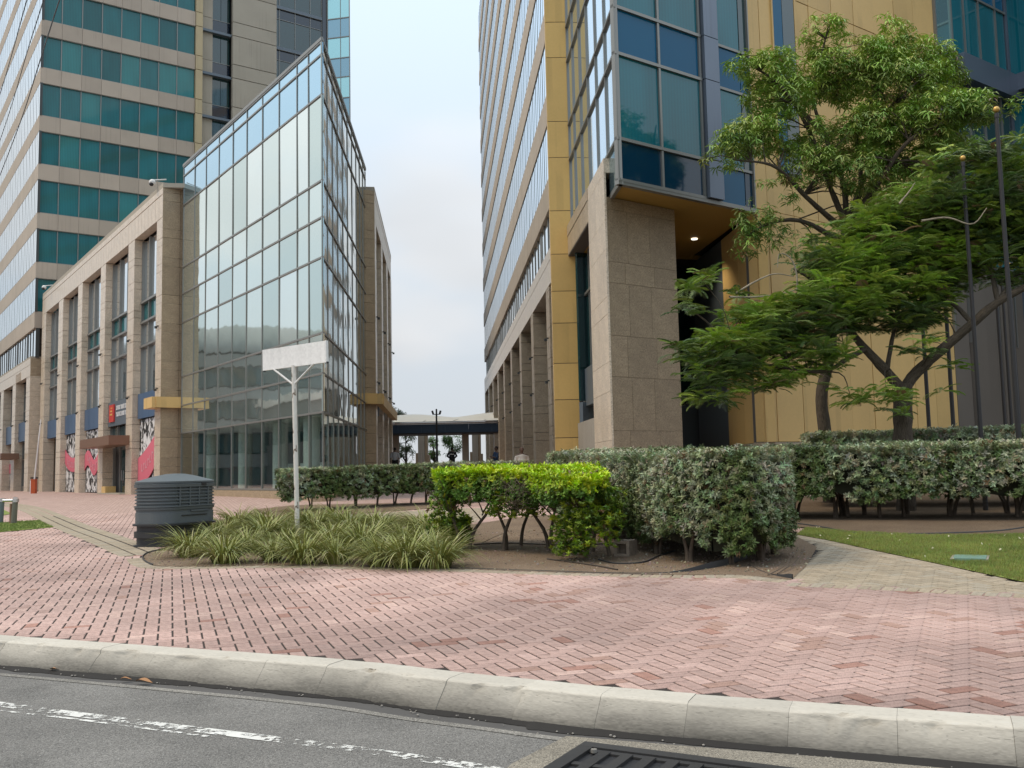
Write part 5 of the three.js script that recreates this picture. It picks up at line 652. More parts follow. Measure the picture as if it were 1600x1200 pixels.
{ // tall tree with drooping lance leaves, in front of the yellow wall
  const Z = 25, q = (x, y, dz = 0) => P(...at(x, y, Z + dz)), [bx0, bz] = [at(1291, 690, Z)[0], Z], t = thing('plaza_tree', 'tall open tree with drooping narrow leaves before the yellow wall', 'tree', bx0, G(bx0, bz), bz), r = mulberry(501), gb = P(bx0, G(bx0, bz) - 0.1, bz);
  part(t, 'trunk', bark([gb, q(1291, 690), q(1284, 620), q(1296, 560), q(1305, 480), q(1318, 400), q(1322, 350)], 0.17, 0.12, 30), M.bark);
  const limbs = [[[1322, 352], [1300, 300, -0.3], [1262, 200, -0.6], [1215, 130, -0.8], [1160, 95, -1]], [[1322, 352], [1318, 290, 0.2], [1290, 215, 0.3], [1270, 150, 0.2], [1290, 60, 0]], [[1322, 352], [1345, 290, 0.6], [1340, 200, 0.8], [1370, 140, 0.5], [1395, 60, 0.3]], [[1322, 352], [1370, 290, -0.5], [1420, 220, -0.9], [1480, 190, -1.2], [1560, 165, -1.3]], [[1320, 360], [1262, 310, -0.8], [1210, 260, -1.4], [1150, 250, -1.8]], [[1318, 380], [1250, 345, -0.6], [1200, 350, -1.0], [1165, 370, -1.2]], [[1322, 352], [1360, 260, 1.2], [1430, 150, 1.4], [1470, 110, 1.2]], [[1290, 215, 0.3], [1240, 160, 0.9], [1200, 120, 1.2]], [[1340, 200, 0.8], [1400, 160, 0.2], [1440, 120, 0]]].map((l) => l.map(([x, y, d]) => q(x, y, d ?? 0)));
  limbs.forEach((l) => part(t, 'limb', bark(l, 0.085, 0.02, 20), M.bark));
  const pd = pads([[1290, 55, 42, 34], [1385, 60, 46, 38], [1330, 95, 80, 34], [1215, 110, 66, 34, -0.8], [1160, 95, 42, 20, -1], [1440, 95, 58, 38, 0.6], [1270, 120, 90, 42, 0.4, 1.2], [1390, 130, 100, 44, 0.2, 1.2], [1220, 150, 64, 34, -0.9], [1470, 120, 40, 40, 0.8], [1180, 215, 70, 30, -1.4, 1.2], [1230, 205, 70, 32, -0.8], [1130, 245, 36, 22, -1.7], [1370, 195, 80, 34, -0.4], [1450, 175, 80, 34, -0.9, 1.2], [1540, 165, 60, 26, -1.3], [1330, 215, 60, 34, 0.8], [1420, 230, 90, 40, -0.4], [1340, 265, 80, 40, -0.6, 0.8], [1270, 260, 60, 34, -0.9, 0.8], [1210, 300, 50, 24, -1.2, 0.6], [1180, 345, 44, 30, -1.2, 0.7], [1225, 350, 50, 26, -0.6, 0.6], [1165, 385, 30, 20, -1.2, 0.6], [1420, 300, 90, 50, 0.5, 0.8], [1250, 395, 60, 26, -0.4, 0.4], [1500, 240, 70, 40, 0.2]], Z, 0.475);
  const pts = crownPoints(pd, 8200, r), from = limbs.flatMap((l) => new THREE.CatmullRomCurve3(l).getPoints(8).slice(3)), tw = []; branchTo(pts, from, 300, r, 0.024, tw); part(t, 'branches', tw, M.bark);
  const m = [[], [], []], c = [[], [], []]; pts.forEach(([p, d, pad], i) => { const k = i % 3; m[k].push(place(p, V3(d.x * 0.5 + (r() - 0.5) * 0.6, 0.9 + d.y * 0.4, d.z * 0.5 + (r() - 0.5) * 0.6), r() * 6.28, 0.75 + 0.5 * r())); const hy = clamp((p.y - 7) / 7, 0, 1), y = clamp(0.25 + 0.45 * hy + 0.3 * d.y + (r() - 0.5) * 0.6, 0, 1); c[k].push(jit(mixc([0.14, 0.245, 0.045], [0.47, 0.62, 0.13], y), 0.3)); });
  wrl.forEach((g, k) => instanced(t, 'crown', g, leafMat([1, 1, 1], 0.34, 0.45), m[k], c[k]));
}
{ // spreading feathery tree among the flagpoles
  const Z = 21.6, q = (x, y, dz = 0) => P(...at(x, y, Z + dz)), bx0 = at(1411, 690, Z)[0], t = thing('feathery_tree', 'low spreading tree with fern like leaves behind the right hedge', 'tree', bx0, G(bx0, Z), Z), r = mulberry(601);
  part(t, 'trunk', bark([P(bx0, G(bx0, Z) - 0.1, Z), q(1411, 690), q(1410, 640), q(1411, 600)], 0.225, 0.20, 24), M.bark);
  const limbs = [[[1411, 612], [1425, 590], [1470, 548, -0.2], [1520, 505, -0.4], [1560, 472, -0.5], [1640, 430, -0.6]], [[1409, 610], [1385, 580], [1352, 545, 0.2], [1310, 500, 0.4], [1240, 470, 0.2]], [[1352, 545, 0.2], [1322, 562, -0.4], [1290, 580, -0.7], [1230, 575, -1], [1150, 560, -1.2]], [[1520, 505, -0.4], [1480, 470, 0.2], [1430, 470, 0.5], [1380, 400, 0.6]], [[1560, 472, -0.5], [1540, 400, 0.3], [1500, 330, 0.4]], [[1560, 472, -0.5], [1600, 400, 0.2], [1590, 300, 0.4]], [[1310, 500, 0.4], [1270, 440, 0.1], [1240, 420, 0]], [[1385, 580, 0], [1400, 500, 0.6], [1420, 400, 0.9]]].map((l) => l.map(([x, y, d]) => q(x, y, d ?? 0)));
  limbs.forEach((l, i) => part(t, 'limb', bark(l, i < 2 ? 0.135 : 0.06, i < 1 ? 0.07 : 0.02, 22), M.bark));
  for (const l of [[[1246, 455], [1244, 425], [1234, 402], [1218, 396], [1215, 418]], [[1150, 458, -0.6], [1180, 440, -0.5], [1210, 428, -0.3], [1240, 432, 0]], [[1140, 464, -0.8], [1180, 464, -0.5], [1225, 458, -0.2], [1265, 445, 0]], [[1440, 345, -0.5], [1480, 340, -0.6], [1520, 350, -0.7], [1542, 325, -0.7]], [[1405, 318, -0.6], [1420, 300, -0.6], [1430, 285, -0.6]]]) part(t, 'bare_branch', bark(l.map(([x, y, d]) => q(x, y, (d ?? 0) - 0.3)), 0.024, 0.009, 14), M.barkPale);
  const pd = pads([[1115, 455, 46, 28, -1.0, 2], [1085, 480, 26, 18, -1.2, 1.6], [1095, 545, 40, 24, -1.3, 2], [1145, 555, 70, 36, -1.1, 1.7], [1190, 515, 64, 42, -0.7, 1.4], [1115, 590, 46, 28, -1.2, 1.7], [1112, 620, 34, 20, -1.3, 1.6], [1200, 590, 60, 22, -0.9, 1.2], [1250, 500, 70, 46, -0.4, 1.3], [1320, 470, 80, 52, 0, 1.5], [1290, 395, 60, 30, 0.3, 1.0], [1350, 350, 56, 26, 0.4, 1.0], [1260, 560, 66, 30, -0.6, 0.9], [1330, 420, 70, 40, 0.2, 1.3], [1400, 470, 80, 56, 0.4, 1.6], [1390, 380, 70, 50, 0.3, 1.5], [1460, 420, 70, 56, 0.5, 1.6], [1440, 330, 80, 46, 0.2, 1.4], [1520, 340, 80, 60, 0.3, 1.6], [1500, 260, 60, 36, 0.4, 1], [1580, 300, 60, 60, -0.2, 1.4], [1590, 390, 60, 60, -0.2, 1.4], [1560, 240, 60, 30, 0, 0.8], [1520, 430, 60, 40, 0.4, 1.2], [1360, 620, 56, 24, -0.8, 0.8], [1410, 640, 30, 12, -0.8, 0.5], [1500, 590, 36, 34, 0.4, 0.5], [1640, 350, 70, 90, 0, 1], [1440, 540, 40, 24, -0.8, 0.7], [1230, 590, 40, 14, -0.7, 0.5]], Z, 0.43);
  const pts = crownPoints(pd, 2900, r), from = limbs.flatMap((l) => new THREE.CatmullRomCurve3(l).getPoints(8).slice(2)), tw = []; branchTo(pts, from, 280, r, 0.020, tw); part(t, 'branches', tw, M.bark);
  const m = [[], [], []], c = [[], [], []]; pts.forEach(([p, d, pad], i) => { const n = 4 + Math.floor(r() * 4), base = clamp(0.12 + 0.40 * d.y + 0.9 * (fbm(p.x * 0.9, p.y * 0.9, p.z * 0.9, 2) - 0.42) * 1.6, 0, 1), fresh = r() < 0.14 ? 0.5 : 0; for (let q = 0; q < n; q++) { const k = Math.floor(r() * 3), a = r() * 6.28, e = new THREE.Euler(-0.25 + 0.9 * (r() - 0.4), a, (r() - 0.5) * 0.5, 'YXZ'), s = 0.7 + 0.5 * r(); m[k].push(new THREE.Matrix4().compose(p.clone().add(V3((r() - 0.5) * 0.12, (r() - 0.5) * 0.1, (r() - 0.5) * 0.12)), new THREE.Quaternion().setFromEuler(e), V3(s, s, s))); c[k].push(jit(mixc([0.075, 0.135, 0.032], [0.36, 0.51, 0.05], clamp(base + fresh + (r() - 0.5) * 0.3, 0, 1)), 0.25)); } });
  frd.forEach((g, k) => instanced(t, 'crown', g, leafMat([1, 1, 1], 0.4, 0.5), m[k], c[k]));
}
function farTree(label, x, y0, Z, padsPx, n, dark, base = 735) { const X = at(x, base, Z)[0], t = thing('far_tree', label, 'tree', X, 0.4, Z), r = mulberry(Math.round(x * 7)); const pd = pads(padsPx, Z, 0.47), pts = crownPoints(pd, n, r); part(t, 'trunk', bark([P(X, 0.3, Z), P(X + 0.2, 2.5, Z), pd[0].c.clone()], 0.22, 0.06, 8), M.bark); const tw = []; branchTo(pts, [P(X + 0.2, 2.5, Z), pd[0].c], 26, r, 0.06, tw); part(t, 'branches', tw, M.bark); instanced(t, 'crown', wrl[0], leafMat([1, 1, 1], 0.35, 0.6), pts.map(([p, d]) => place(p, V3(d.x + r() - 0.5, 0.8, d.z + r() - 0.5), r() * 6.28, 1.5 + r())), pts.map(([, d]) => jit(mixc(dark, mulc(dark, 2.6), clamp(0.4 + 0.5 * d.y, 0, 1)).map((v) => v * 1.5), 0.4))); }
farTree('dark tree showing above the white canopy beside the left building', 618, 640, 118, [[618, 650, 14, 12], [628, 652, 14, 8], [612, 642, 8, 10]], 160, [0.02, 0.035, 0.012]);
farTree('dark leafy tree seen under the footbridge beside the man in grey', 632, 690, 110, [[634, 692, 12, 12], [628, 706, 12, 14], [640, 684, 10, 6], [642, 706, 8, 14]], 220, [0.03, 0.045, 0.014]);
farTree('light green tree under the footbridge between pier and lamp post', 677, 700, 112, [[676, 690, 10, 8], [678, 704, 10, 12], [670, 710, 8, 10]], 130, [0.06, 0.11, 0.02]);
farTree('weeping green tree under the footbridge right of the lamp post', 706, 690, 108, [[706, 684, 16, 9], [697, 694, 7, 16], [716, 694, 8, 14], [706, 698, 10, 12]], 300, [0.05, 0.095, 0.02]);

// ------------------------------------------------------------------ things on the plaza
{ // blank white sign on a leaning post
  const [X, Z] = gnd(465, 838), t = thing('signpost', 'blank white rectangular sign on a peeling white post with two braces', 'sign', X, G(X, Z), Z), base = P(X, G(X, Z) - 0.05, Z), top = P(...at(459, 571, Z));
  M.postWhite = sm({ color: lin(0.72, 0.70, 0.66), roughness: 0.5, map: tex(256, [0.5, 1.2], (u, v, i, j) => { const n = tf(u, v, 8, 141, 4), b = tf(u, v, 20, 143, 2); return n > 0.70 ? [0.22, 0.16, 0.12] : n > 0.66 ? [0.6, 0.56, 0.5] : mulc([0.95, 0.94, 0.92], 0.88 + 0.18 * b); }) });
  part(t, 'post', taper([base, base.clone().lerp(top, 0.5), top], 0.052, 0.050, 10, 16), M.postWhite);
  const F = new Face(at(459, 571, Z)[0], Z, 122, 90), L = P(...at(459, 571, Z)), W = 0.92, g = [];
  const bd = bx(W * 2, 0.46, 0.05); const put = (geo) => { geo.rotateZ(0.022); F.put(geo, 0, 0, 0.0); return geo.translate(0, L.y + 0.20, 0); };
  part(t, 'board', put(bd), M.white); const e1 = bx(0.035, 0.47, 0.07); e1.translate(W + 0.02, 0, -0.01); part(t, 'end_cap', put(e1), M.white); const e2 = bx(0.05, 0.035, 0.06); e2.translate(W + 0.02, -0.23, -0.01); part(t, 'end_clip', put(e2), M.black); const e3 = bx(0.04, 0.02, 0.055); e3.translate(-W + 0.03, -0.24, 0); part(t, 'end_clip', put(e3), M.black);
  for (const s of [-1, 1]) part(t, 'brace', bar(F.pt(s * 0.03, L.y - 0.40, 0.01), F.pt(s * 0.60, L.y - 0.02 + s * 0.012, 0.01), 0.022, 8), M.white);
}
{ // grey plastic utility cover: rounded box with louvre ribs and a domed lid
  const X = -6.98, Z = 19.75, az = 24, gy = G(X, Z) - 0.02, t = thing('utility_cabinet', 'dark grey ribbed plastic utility cabinet on a black base beside the strap leaved plants', 'utility cabinet', X, gy, Z), u = [Math.sin(az * DEG), Math.cos(az * DEG)], w = [u[1], -u[0]];
  M.plastic = sm({ color: lin(0.088, 0.104, 0.112), roughness: 0.48, bumpMap: T.bumpfine, bumpScale: 0.0008 }); M.plasticDark = sm({ color: lin(0.022, 0.023, 0.025), roughness: 0.5 });
  const outline = (L, W, R, n = 9) => { const o = []; for (const [sx, sz, a0] of [[1, 1, 0], [-1, 1, 90], [-1, -1, 180], [1, -1, 270]]) for (let i = 0; i <= n; i++) { const a = (a0 + 90 * i / n) * DEG; o.push([sx * (L - R) + R * Math.cos(a), sz * (W - R) + R * Math.sin(a)]); } return o; };
  const loft = (levels, cap) => { const pos = [], uv = [], idx = [], m = 40; levels.forEach(([L, W, R, y]) => outline(L, W, R).forEach(([a, b]) => { pos.push(X + u[0] * a + w[0] * b, gy + y, -(Z + u[1] * a + w[1] * b)); uv.push(a, y); })); for (let l = 0; l < levels.length - 1; l++) for (let k = 0; k < m; k++) { const a = l * m + k, b = l * m + (k + 1) % m; idx.push(a, a + m, b, b, a + m, b + m); } if (cap) { const o = pos.length / 3, [, , , y] = levels[levels.length - 1]; pos.push(X, gy + y + cap, -Z); uv.push(0, 0); for (let k = 0; k < m; k++) idx.push((levels.length - 1) * m + k, o, (levels.length - 1) * m + (k + 1) % m); } const g = new THREE.BufferGeometry(); g.setAttribute('position', new THREE.Float32BufferAttribute(pos, 3)); g.setAttribute('uv', new THREE.Float32BufferAttribute(uv, 2)); g.setIndex(idx); const q = g.toNonIndexed(); q.computeVertexNormals(); return mergeVertices(q, 1e-4).toNonIndexed(); };
  const L = 0.80, W = 0.49, R = 0.36, o = (d, y) => [L + d, W + d, R + d, y];
  part(t, 'base', loft([o(-0.03, 0), o(-0.03, 0.17), o(0.02, 0.17), o(0.02, 0.29), o(-0.03, 0.29), o(-0.03, 0.42)]), M.plasticDark); part(t, 'base_flange', loft([o(0, 0.40), o(0.05, 0.405), o(0.05, 0.44), o(0, 0.45)]), M.plasticDark);
  part(t, 'foot', loft([o(0.04, -0.02), o(0.04, 0.02), o(-0.03, 0.03)]), M.plasticDark);
  part(t, 'body', loft([o(0, 0.44), o(0.0, 0.66), o(-0.012, 0.665), o(-0.012, 0.71), o(0.012, 0.715), o(0.02, 0.76)]), M.plastic);
  const ribs = []; for (let i = 0; i < 7; i++) { const y = 0.74 + i * 0.066, d = i % 6 === 0 ? 0.03 : 0.012; ribs.push(o(-0.02, y), o(-0.02, y + 0.024), o(d, y + 0.03), o(d, y + 0.056), o(-0.02, y + 0.062)); } part(t, 'louvre_rib', loft(ribs), M.plastic);
  const posts = []; for (const a of [-0.40, -0.12, 0.14, 0.40]) for (const s of [-1, 1]) { const g = bx(0.03, 0.40, 0.03); g.rotateY((90 - az) * DEG); g.translate(X + u[0] * a + w[0] * s * (W + 0.004), gy + 0.99, -(Z + u[1] * a + w[1] * s * (W + 0.004))); posts.push(g); } part(t, 'louvre_post', posts, M.plastic);
  const lid = loft([o(-0.02, 1.18), o(0.03, 1.185), o(0.035, 1.225), o(0.005, 1.235), o(0.02, 1.245), o(0.02, 1.28), [L * 0.93, W * 0.9, R * 0.9, 1.305], [L * 0.6, W * 0.45, 0.2, 1.385], [L * 0.25, 0.12, 0.1, 1.43]], 0.006); const ld = part(t, 'lid', lid, M.plastic);
  const hd = bx(0.13, 0.05, 0.03); hd.rotateY((90 - az) * DEG); hd.translate(X + u[0] * 0.25 + w[0] * (W + 0.032), gy + 1.215, -(Z + u[1] * 0.25 + w[1] * (W + 0.032))); part(ld, 'hand_hole', hd, M.black);
  for (const [a, len, y] of [[0.02, 0.72, 0.60]]) { const g = bx(len, 0.02, 0.03); g.rotateY((90 - az) * DEG); g.translate(X + u[0] * a + w[0] * W, gy + y - 0.005, -(Z + u[1] * a + w[1] * W)); part(t, 'slot', g, M.black); }
  const rb = bx(0.5, 0.03, 0.05); rb.rotateY((90 - az) * DEG); rb.translate(X + u[0] * 0.16 + w[0] * W, gy + 0.68, -(Z + u[1] * 0.16 + w[1] * W)); part(t, 'moulded_rib', rb, M.plastic);
}
{ // hollow concrete block
  const [X, Z] = gnd(966, 868), F = new Face(X, Z, 62, 90), t = thing('concrete_block', 'hollow concrete block standing on the soil under the hedges', 'concrete block', X, G(X, Z), Z), y = G(X, Z) - 0.005, w = 0.30, h = 0.24, d = 0.20, M2 = sm({ color: lin(0.34, 0.28, 0.22), map: T.grain, roughness: 1, bumpMap: T.grain, bumpScale: 0.006 });
  const E = new Face(...F.xz(-0.12, 0.06), 118, 90);
  part(t, 'side_wall', [E.box(0, 0.045, y, y + h, -0.36, 0), E.box(0.205, 0.25, y, y + h, -0.36, 0)], M2); part(t, 'end_wall', [E.box(0.046, 0.204, y, y + 0.045, -0.36, -0.002), E.box(0.046, 0.204, y + h - 0.045, y + h, -0.36, -0.002)], M2); part(t, 'web', E.box(0.046, 0.204, y + 0.046, y + h - 0.046, -0.2, -0.16), M2);
}
{ // bed edging and drip hoses
  M.edging = sm({ color: lin(0.035, 0.035, 0.037), roughness: 0.55 }); M.hose = sm({ color: lin(0.06, 0.045, 0.035), roughness: 0.6 });
  const band = (l, h, th = 0.012) => { const c = smooth(l, 6), pos = [], idx = []; c.forEach(([x, z], i) => { const t = i / (c.length - 1), b = c[Math.min(i + 1, c.length - 1)], a = c[Math.max(i - 1, 0)], dx = b[0] - a[0], dz = b[1] - a[1], q = Math.hypot(dx, dz), nx = -dz / q * th, nz = dx / q * th, hh = typeof h === 'function' ? h(t) : h, y = G(x, z) - 0.02; for (const [s, yy] of [[0, 0], [0, hh], [1, hh], [1, 0]]) pos.push(x + nx * s, y + yy, -(z + nz * s)); if (i) for (let k = 0; k < 3; k++) { const o = (i - 1) * 4 + k; idx.push(o, o + 1, o + 4, o + 1, o + 5, o + 4); } }); return strips([{ pos, idx }]); };
  const mk = (name, label, cat, geo, mat) => { const m = new THREE.Mesh(geo, mat); m.name = numbered(name); m.castShadow = m.receiveShadow = true; scene.add(m); tag(m, label, cat); };
  mk('edging_strip', 'black plastic edging strip curving up round the front of the planting bed', 'garden edging', band(g$([[560, 885], [700, 888], [850, 893], [990, 897], [1060, 895], [1120, 887], [1168, 874]]), (t) => 0.035 + 0.075 * sst(0.6, 0.85, t) ), M.edging);
  mk('edging_strip', 'short torn piece of black edging at the right hand tip of the bed', 'garden edging', band(g$([[1170, 884], [1200, 897], [1225, 903], [1238, 905]]), (t) => 0.03 + 0.05 * sst(0.3, 0.9, t)), M.edging);
  mk('edging_strip', 'black edging round the left tip of the bed beside the utility cabinet', 'garden edging', band(g$([[258, 859], [236, 863], [223, 870], [226, 878], [238, 884]]), 0.05), M.edging);
  const hose = (l, r = 0.011) => taper(l.map(([x, y]) => { const [a, b] = gnd(x, y); return P(a, G(a, b) + 0.018, b); }), r, r, 40, 6);
  mk('drip_hose', 'thin brown drip hose lying across the middle of the soil', 'hose', hose([[740, 852], [790, 850], [850, 852], [905, 853], [960, 850]]), M.hose); mk('drip_hose', 'dark drip hose curving on the soil in front of the concrete block', 'hose', hose([[935, 876], [965, 882], [1000, 881], [1030, 870], [1055, 862]]), M.edging); mk('drip_hose', 'brown drip hose nearest the front edge of the bed', 'hose', hose([[855, 875], [900, 881], [945, 888], [965, 892]]), M.hose);
  mk('drip_hose', 'black pipe lying along the edge of the right hand lawn', 'hose', hose([[1180, 815], [1240, 819], [1290, 826], [1340, 835], [1420, 836], [1500, 834], [1560, 831], [1600, 826]], 0.016), M.edging);
  const [cx, cz] = gnd(1516, 875), C = new Face(cx, cz, 118, 90), cov = thing('ground_cover', 'pale green flat utility cover set into the right hand lawn', 'utility cover', cx, G(cx, cz), cz), y = G(cx, cz); part(cov, 'lid', C.box(-0.2, 0.2, y, y + 0.045, -0.28, 0.28), sm({ color: lin(0.16, 0.27, 0.22), roughness: 0.5 })); part(cov, 'rim', [C.box(-0.23, -0.203, y, y + 0.04, -0.31, 0.31), C.box(0.203, 0.23, y, y + 0.04, -0.31, 0.31)], M.concrete);
  const br = []; for (const [a, b, c] of [[[1200, 895], [1225, 888], [1240, 870]], [[1215, 893], [1245, 878], [1258, 862]], [[750, 846], [775, 838], [800, 832]]]) { const p = [a, b, c].map(([x, yy], i) => { const [q, z] = gnd(x, yy + 6); return P(q, G(q, z) + 0.02 + i * 0.05, z); }); br.push(taper(p, 0.008, 0.003, 8, 5)); } struct('fallen_twigs', br, M.twig, 'stuff');
}
{ // flagpoles
  M.pole = sm({ color: lin(0.035, 0.033, 0.034), roughness: 0.5, metalness: 0.3 }); M.gold = sm({ color: lin(0.55, 0.34, 0.10), roughness: 0.35, metalness: 0.6 });
  const pole = (x, y, Z, yt, r, label) => { const b = at(x, y, Z), X = b[0], g = G(X, Z), top = Math.max(5, at(x, yt, Z)[1]), t = thing('flagpole', label, 'flagpole', X, g, Z, 'flagpoles behind the right hand hedge'), c = new THREE.CylinderGeometry(r * 0.62, r, top - g, 14); c.translate(X, (top + g) / 2, -Z); part(t, 'shaft', c, M.pole); const k = new THREE.CylinderGeometry(r * 0.8, r * 0.8, 0.1, 12); k.translate(X, top + 0.03, -Z); part(t, 'truck', k, M.pole); const s = new THREE.SphereGeometry(r * 1.15, 16, 12); s.translate(X, top + 0.17, -Z); part(t, 'finial', s, M.gold); const rope = new THREE.CylinderGeometry(0.006, 0.006, top - g - 1.4, 5); rope.translate(X - r * 1.3, (top + g + 1.2) / 2, -Z + r); part(t, 'halyard', rope, M.pole); };
  pole(1589, 640, 20.4, 182, 0.062, 'nearest tall dark flagpole at right with golden ball on top'); pole(1530, 640, 20.9, 258, 0.055, 'flagpole with small golden ball, second from the right among the tree leaves'); pole(1488, 640, 24.6, 300, 0.06, 'dark flagpole third from the right, its top lost in leaves'); pole(1450, 640, 26, 330, 0.06, 'leftmost dark flagpole, close to the tree trunk');
  [[1569, 30, 'left'], [1579, 31.5, 'middle'], [1592, 33, 'right']].forEach(([x, Z, s]) => pole(x, 640, Z, 420, 0.06, `thin dark far pole, ${s} of three beside the grey wall end`));
}
// ------------------------------------------------------------------ the middle distance
{
  const Z = 84, L0 = at(585, 672, Z), R0 = at(784, 667, Z), F = new Face(L0[0], Z, 87.5, 90), len = R0[0] - L0[0] + 1.2, yb = at(690, 675.5, Z)[1], yt = at(690, 662.5, Z)[1], t = thing('footbridge', 'dark blue footbridge beam with white fabric canopy between the two towers', 'footbridge', L0[0], 0.6, Z);
  const n = 6; for (let i = 0; i < n; i++) part(t, 'beam_panel', F.box(len * i / n + 0.003, len * (i + 1) / n - 0.003, yb, yt, -0.5, 0), M.darkBlue); part(t, 'underside', F.box(0, len, yb - 0.12, yb - 0.005, -4, -0.05), M.black); part(t, 'deck', F.box(0, len, yb, yb + 0.3, -4, -0.51), M.slatePanel); part(t, 'handrail', F.box(0, len, yt + 0.02, yt + 0.16, -0.3, 0.02), M.white);
  const pos = [], idx = [], m = 48; for (let i = 0; i <= m; i++) { const u = i / m, pk = Math.pow(Math.abs(Math.cos(Math.PI * (u * 1.55 + 0.62))), 1.4), h = 0.26 + 0.10 * u + 0.36 * pk; for (const [d, y] of [[0.3, 0.14], [-0.8, 0.3 + h * 0.5], [-2.2, 0.3 + h], [-3.8, 0.2 + h * 0.4]]) { const p = F.pt(u * len, yt + 0.1 + y, d); pos.push(p.x, p.y, p.z); } if (i) for (let k = 0; k < 3; k++) { const o = (i - 1) * 4 + k; idx.push(o, o + 1, o + 4, o + 1, o + 5, o + 4); } } part(t, 'canopy', nonidx(strips([{ pos, idx }])), M.fabric); part(t, 'canopy_hem', F.box(0, len, yt + 0.17, yt + 0.23, 0.25, 0.34), M.frameDark);
  const seam = []; for (const u of [0.12, 0.35, 0.56, 0.78]) seam.push(bar(F.pt(u * len, yt + 0.28, 0.32), F.pt(u * len + 0.5, yt + 0.46, -0.5), 0.02, 4)); part(t, 'canopy_seam', seam, M.slatePanel);
  const pier = (x0, x1, Zp, step, label) => { const a = at(x0, 700, Zp)[0], b = at(x1, 700, Zp)[0], w = b - a, q = new Face(a, Zp, 90, 90), o = thing('bridge_pier', label, 'pier', a, 0.5, Zp); if (step) { part(o, 'shaft', [q.box(w * 0.22, w * 0.66, 0.4, yb + 0.2, -1.2, 0)], M.precastGrey); part(o, 'side_fin', [q.box(w * 0.67, w * 0.86, 0.4, yb + 0.2, -1.1, -0.1)], M.graniteShaded); part(o, 'buttress', [q.box(w * 0.05, w * 0.2, 0.4, 3.4, -1.1, -0.05), q.box(w * 0.87, w, 0.4, 3.2, -1.1, -0.05)], M.graniteShaded); part(o, 'groove', q.box(w * 0.42, w * 0.46, 0.4, yb, 0, 0.05), M.precast[2]); } else part(o, 'shaft', [q.box(0, w, 0.4, yb - 0.1, -1, 0)], M.precastGrey); };
  pier(612, 622, 86, 0, 'plain square pier under the left end of the footbridge'); pier(648, 671, 94, 1, 'broad flared pier under the footbridge left of the lamp post'); pier(722, 732, 86, 0, 'plain narrow pier under the right part of the footbridge'); pier(733, 754, 94, 1, 'stepped flared pier rightmost under the footbridge');
  const lx = at(683, 720, 62)[0], lt = at(683, 645, 62)[1], lp = thing('lamp_post', 'dark lamp post with two floodlights in front of the footbridge', 'lamp post', lx, 0.6, 62); part(lp, 'pole', taper([P(lx, 0.5, 62), P(lx, 3, 62), P(lx, lt + 0.25, 62)], 0.085, 0.055, 6, 10), M.black); part(lp, 'cross_arm', bar(P(lx - 0.24, lt - 0.1, 62), P(lx + 0.24, lt - 0.1, 62), 0.03), M.black); for (const s of [-1, 1]) { const g = bx(0.12, 0.24, 0.14); g.rotateZ(s * -0.3); g.translate(lx + s * 0.24, lt + 0.02, -62); part(lp, 'floodlight', g, M.black); }
  // what lies under the bridge: low planter and hedge line
  const pl = at(740, 720, 80)[0], pt = thing('planter', 'dark round planter mound in front of the stepped pier', 'planter', pl, 0.6, 80), sg = new THREE.SphereGeometry(1.0, 18, 10, 0, 6.283, 0, 1.57); sg.scale(1, 0.55, 1); sg.translate(pl, 1.75, -80); part(pt, 'mound', sg, M.inner); const cg = new THREE.CylinderGeometry(0.9, 0.8, 1.3, 18); cg.translate(pl, 1.15, -80); part(pt, 'pot', cg, M.graniteShaded);
}
{ // barrier gate by the far end of the hall
  const Z = 66, X = at(51, 760, Z)[0], t = thing('barrier_gate', 'orange barrier box with its white boom raised beside the granite hall', 'barrier', X, 0.6, Z), F = new Face(X, Z, 90, 90), Or = sm({ color: lin(0.46, 0.085, 0.02), roughness: 0.5 }); part(t, 'cabinet', F.box(-0.14, 0.16, 0.6, 1.62, -0.3, 0), Or); part(t, 'hood', F.box(-0.16, 0.2, 1.63, 1.74, -0.32, 0.02), M.black); part(t, 'side_panel', F.box(-0.2, -0.142, 0.6, 1.5, -0.28, -0.02), M.white); const a = P(X + 0.14, 1.6, Z - 0.05), b = P(...at(64, 655, Z - 0.05)); part(t, 'boom', taper([a, a.clone().lerp(b, 0.5), b], 0.055, 0.035, 4, 6), M.white);
}
{ // water standpipes on the left lawn
  M.pipe = sm({ color: lin(0.17, 0.16, 0.13), roughness: 0.7, map: T.worn }); M.pipeGrey = sm({ color: lin(0.12, 0.15, 0.16), roughness: 0.6 });
  const sp = (px, py, label, mat, arm) => { const [X, Z] = gnd(px, py), g = G(X, Z), t = thing('standpipe', label, 'standpipe', X, g, Z), c = new THREE.CylinderGeometry(0.075, 0.082, 0.62, 12); c.rotateZ(-0.05); c.translate(X, g + 0.31, -Z); part(t, 'post', c, mat); const cap = new THREE.CylinderGeometry(0.09, 0.09, 0.10, 12); cap.translate(X + 0.03, g + 0.66, -Z); part(t, 'cap', cap, M.chrome); if (arm) { const h = new THREE.CylinderGeometry(0.045, 0.045, 0.34, 10); h.rotateZ(Math.PI / 2); h.translate(X - 0.16, g + 0.66, -Z); part(t, 'spout', h, M.chrome); const v = bx(0.12, 0.03, 0.03); v.translate(X + 0.02, g + 0.735, -Z); part(t, 'tap_handle', v, M.chrome); const s2 = bx(0.05, 0.56, 0.1); s2.translate(X - 0.09, g + 0.29, -Z); part(t, 'backing_post', s2, M.brownMetal); } };
  sp(22, 818, 'brown standpipe with silver tap and spout on the left lawn', M.pipe, true); sp(1, 817, 'grey standpipe cut by the left edge of the picture', M.pipeGrey, false);
}
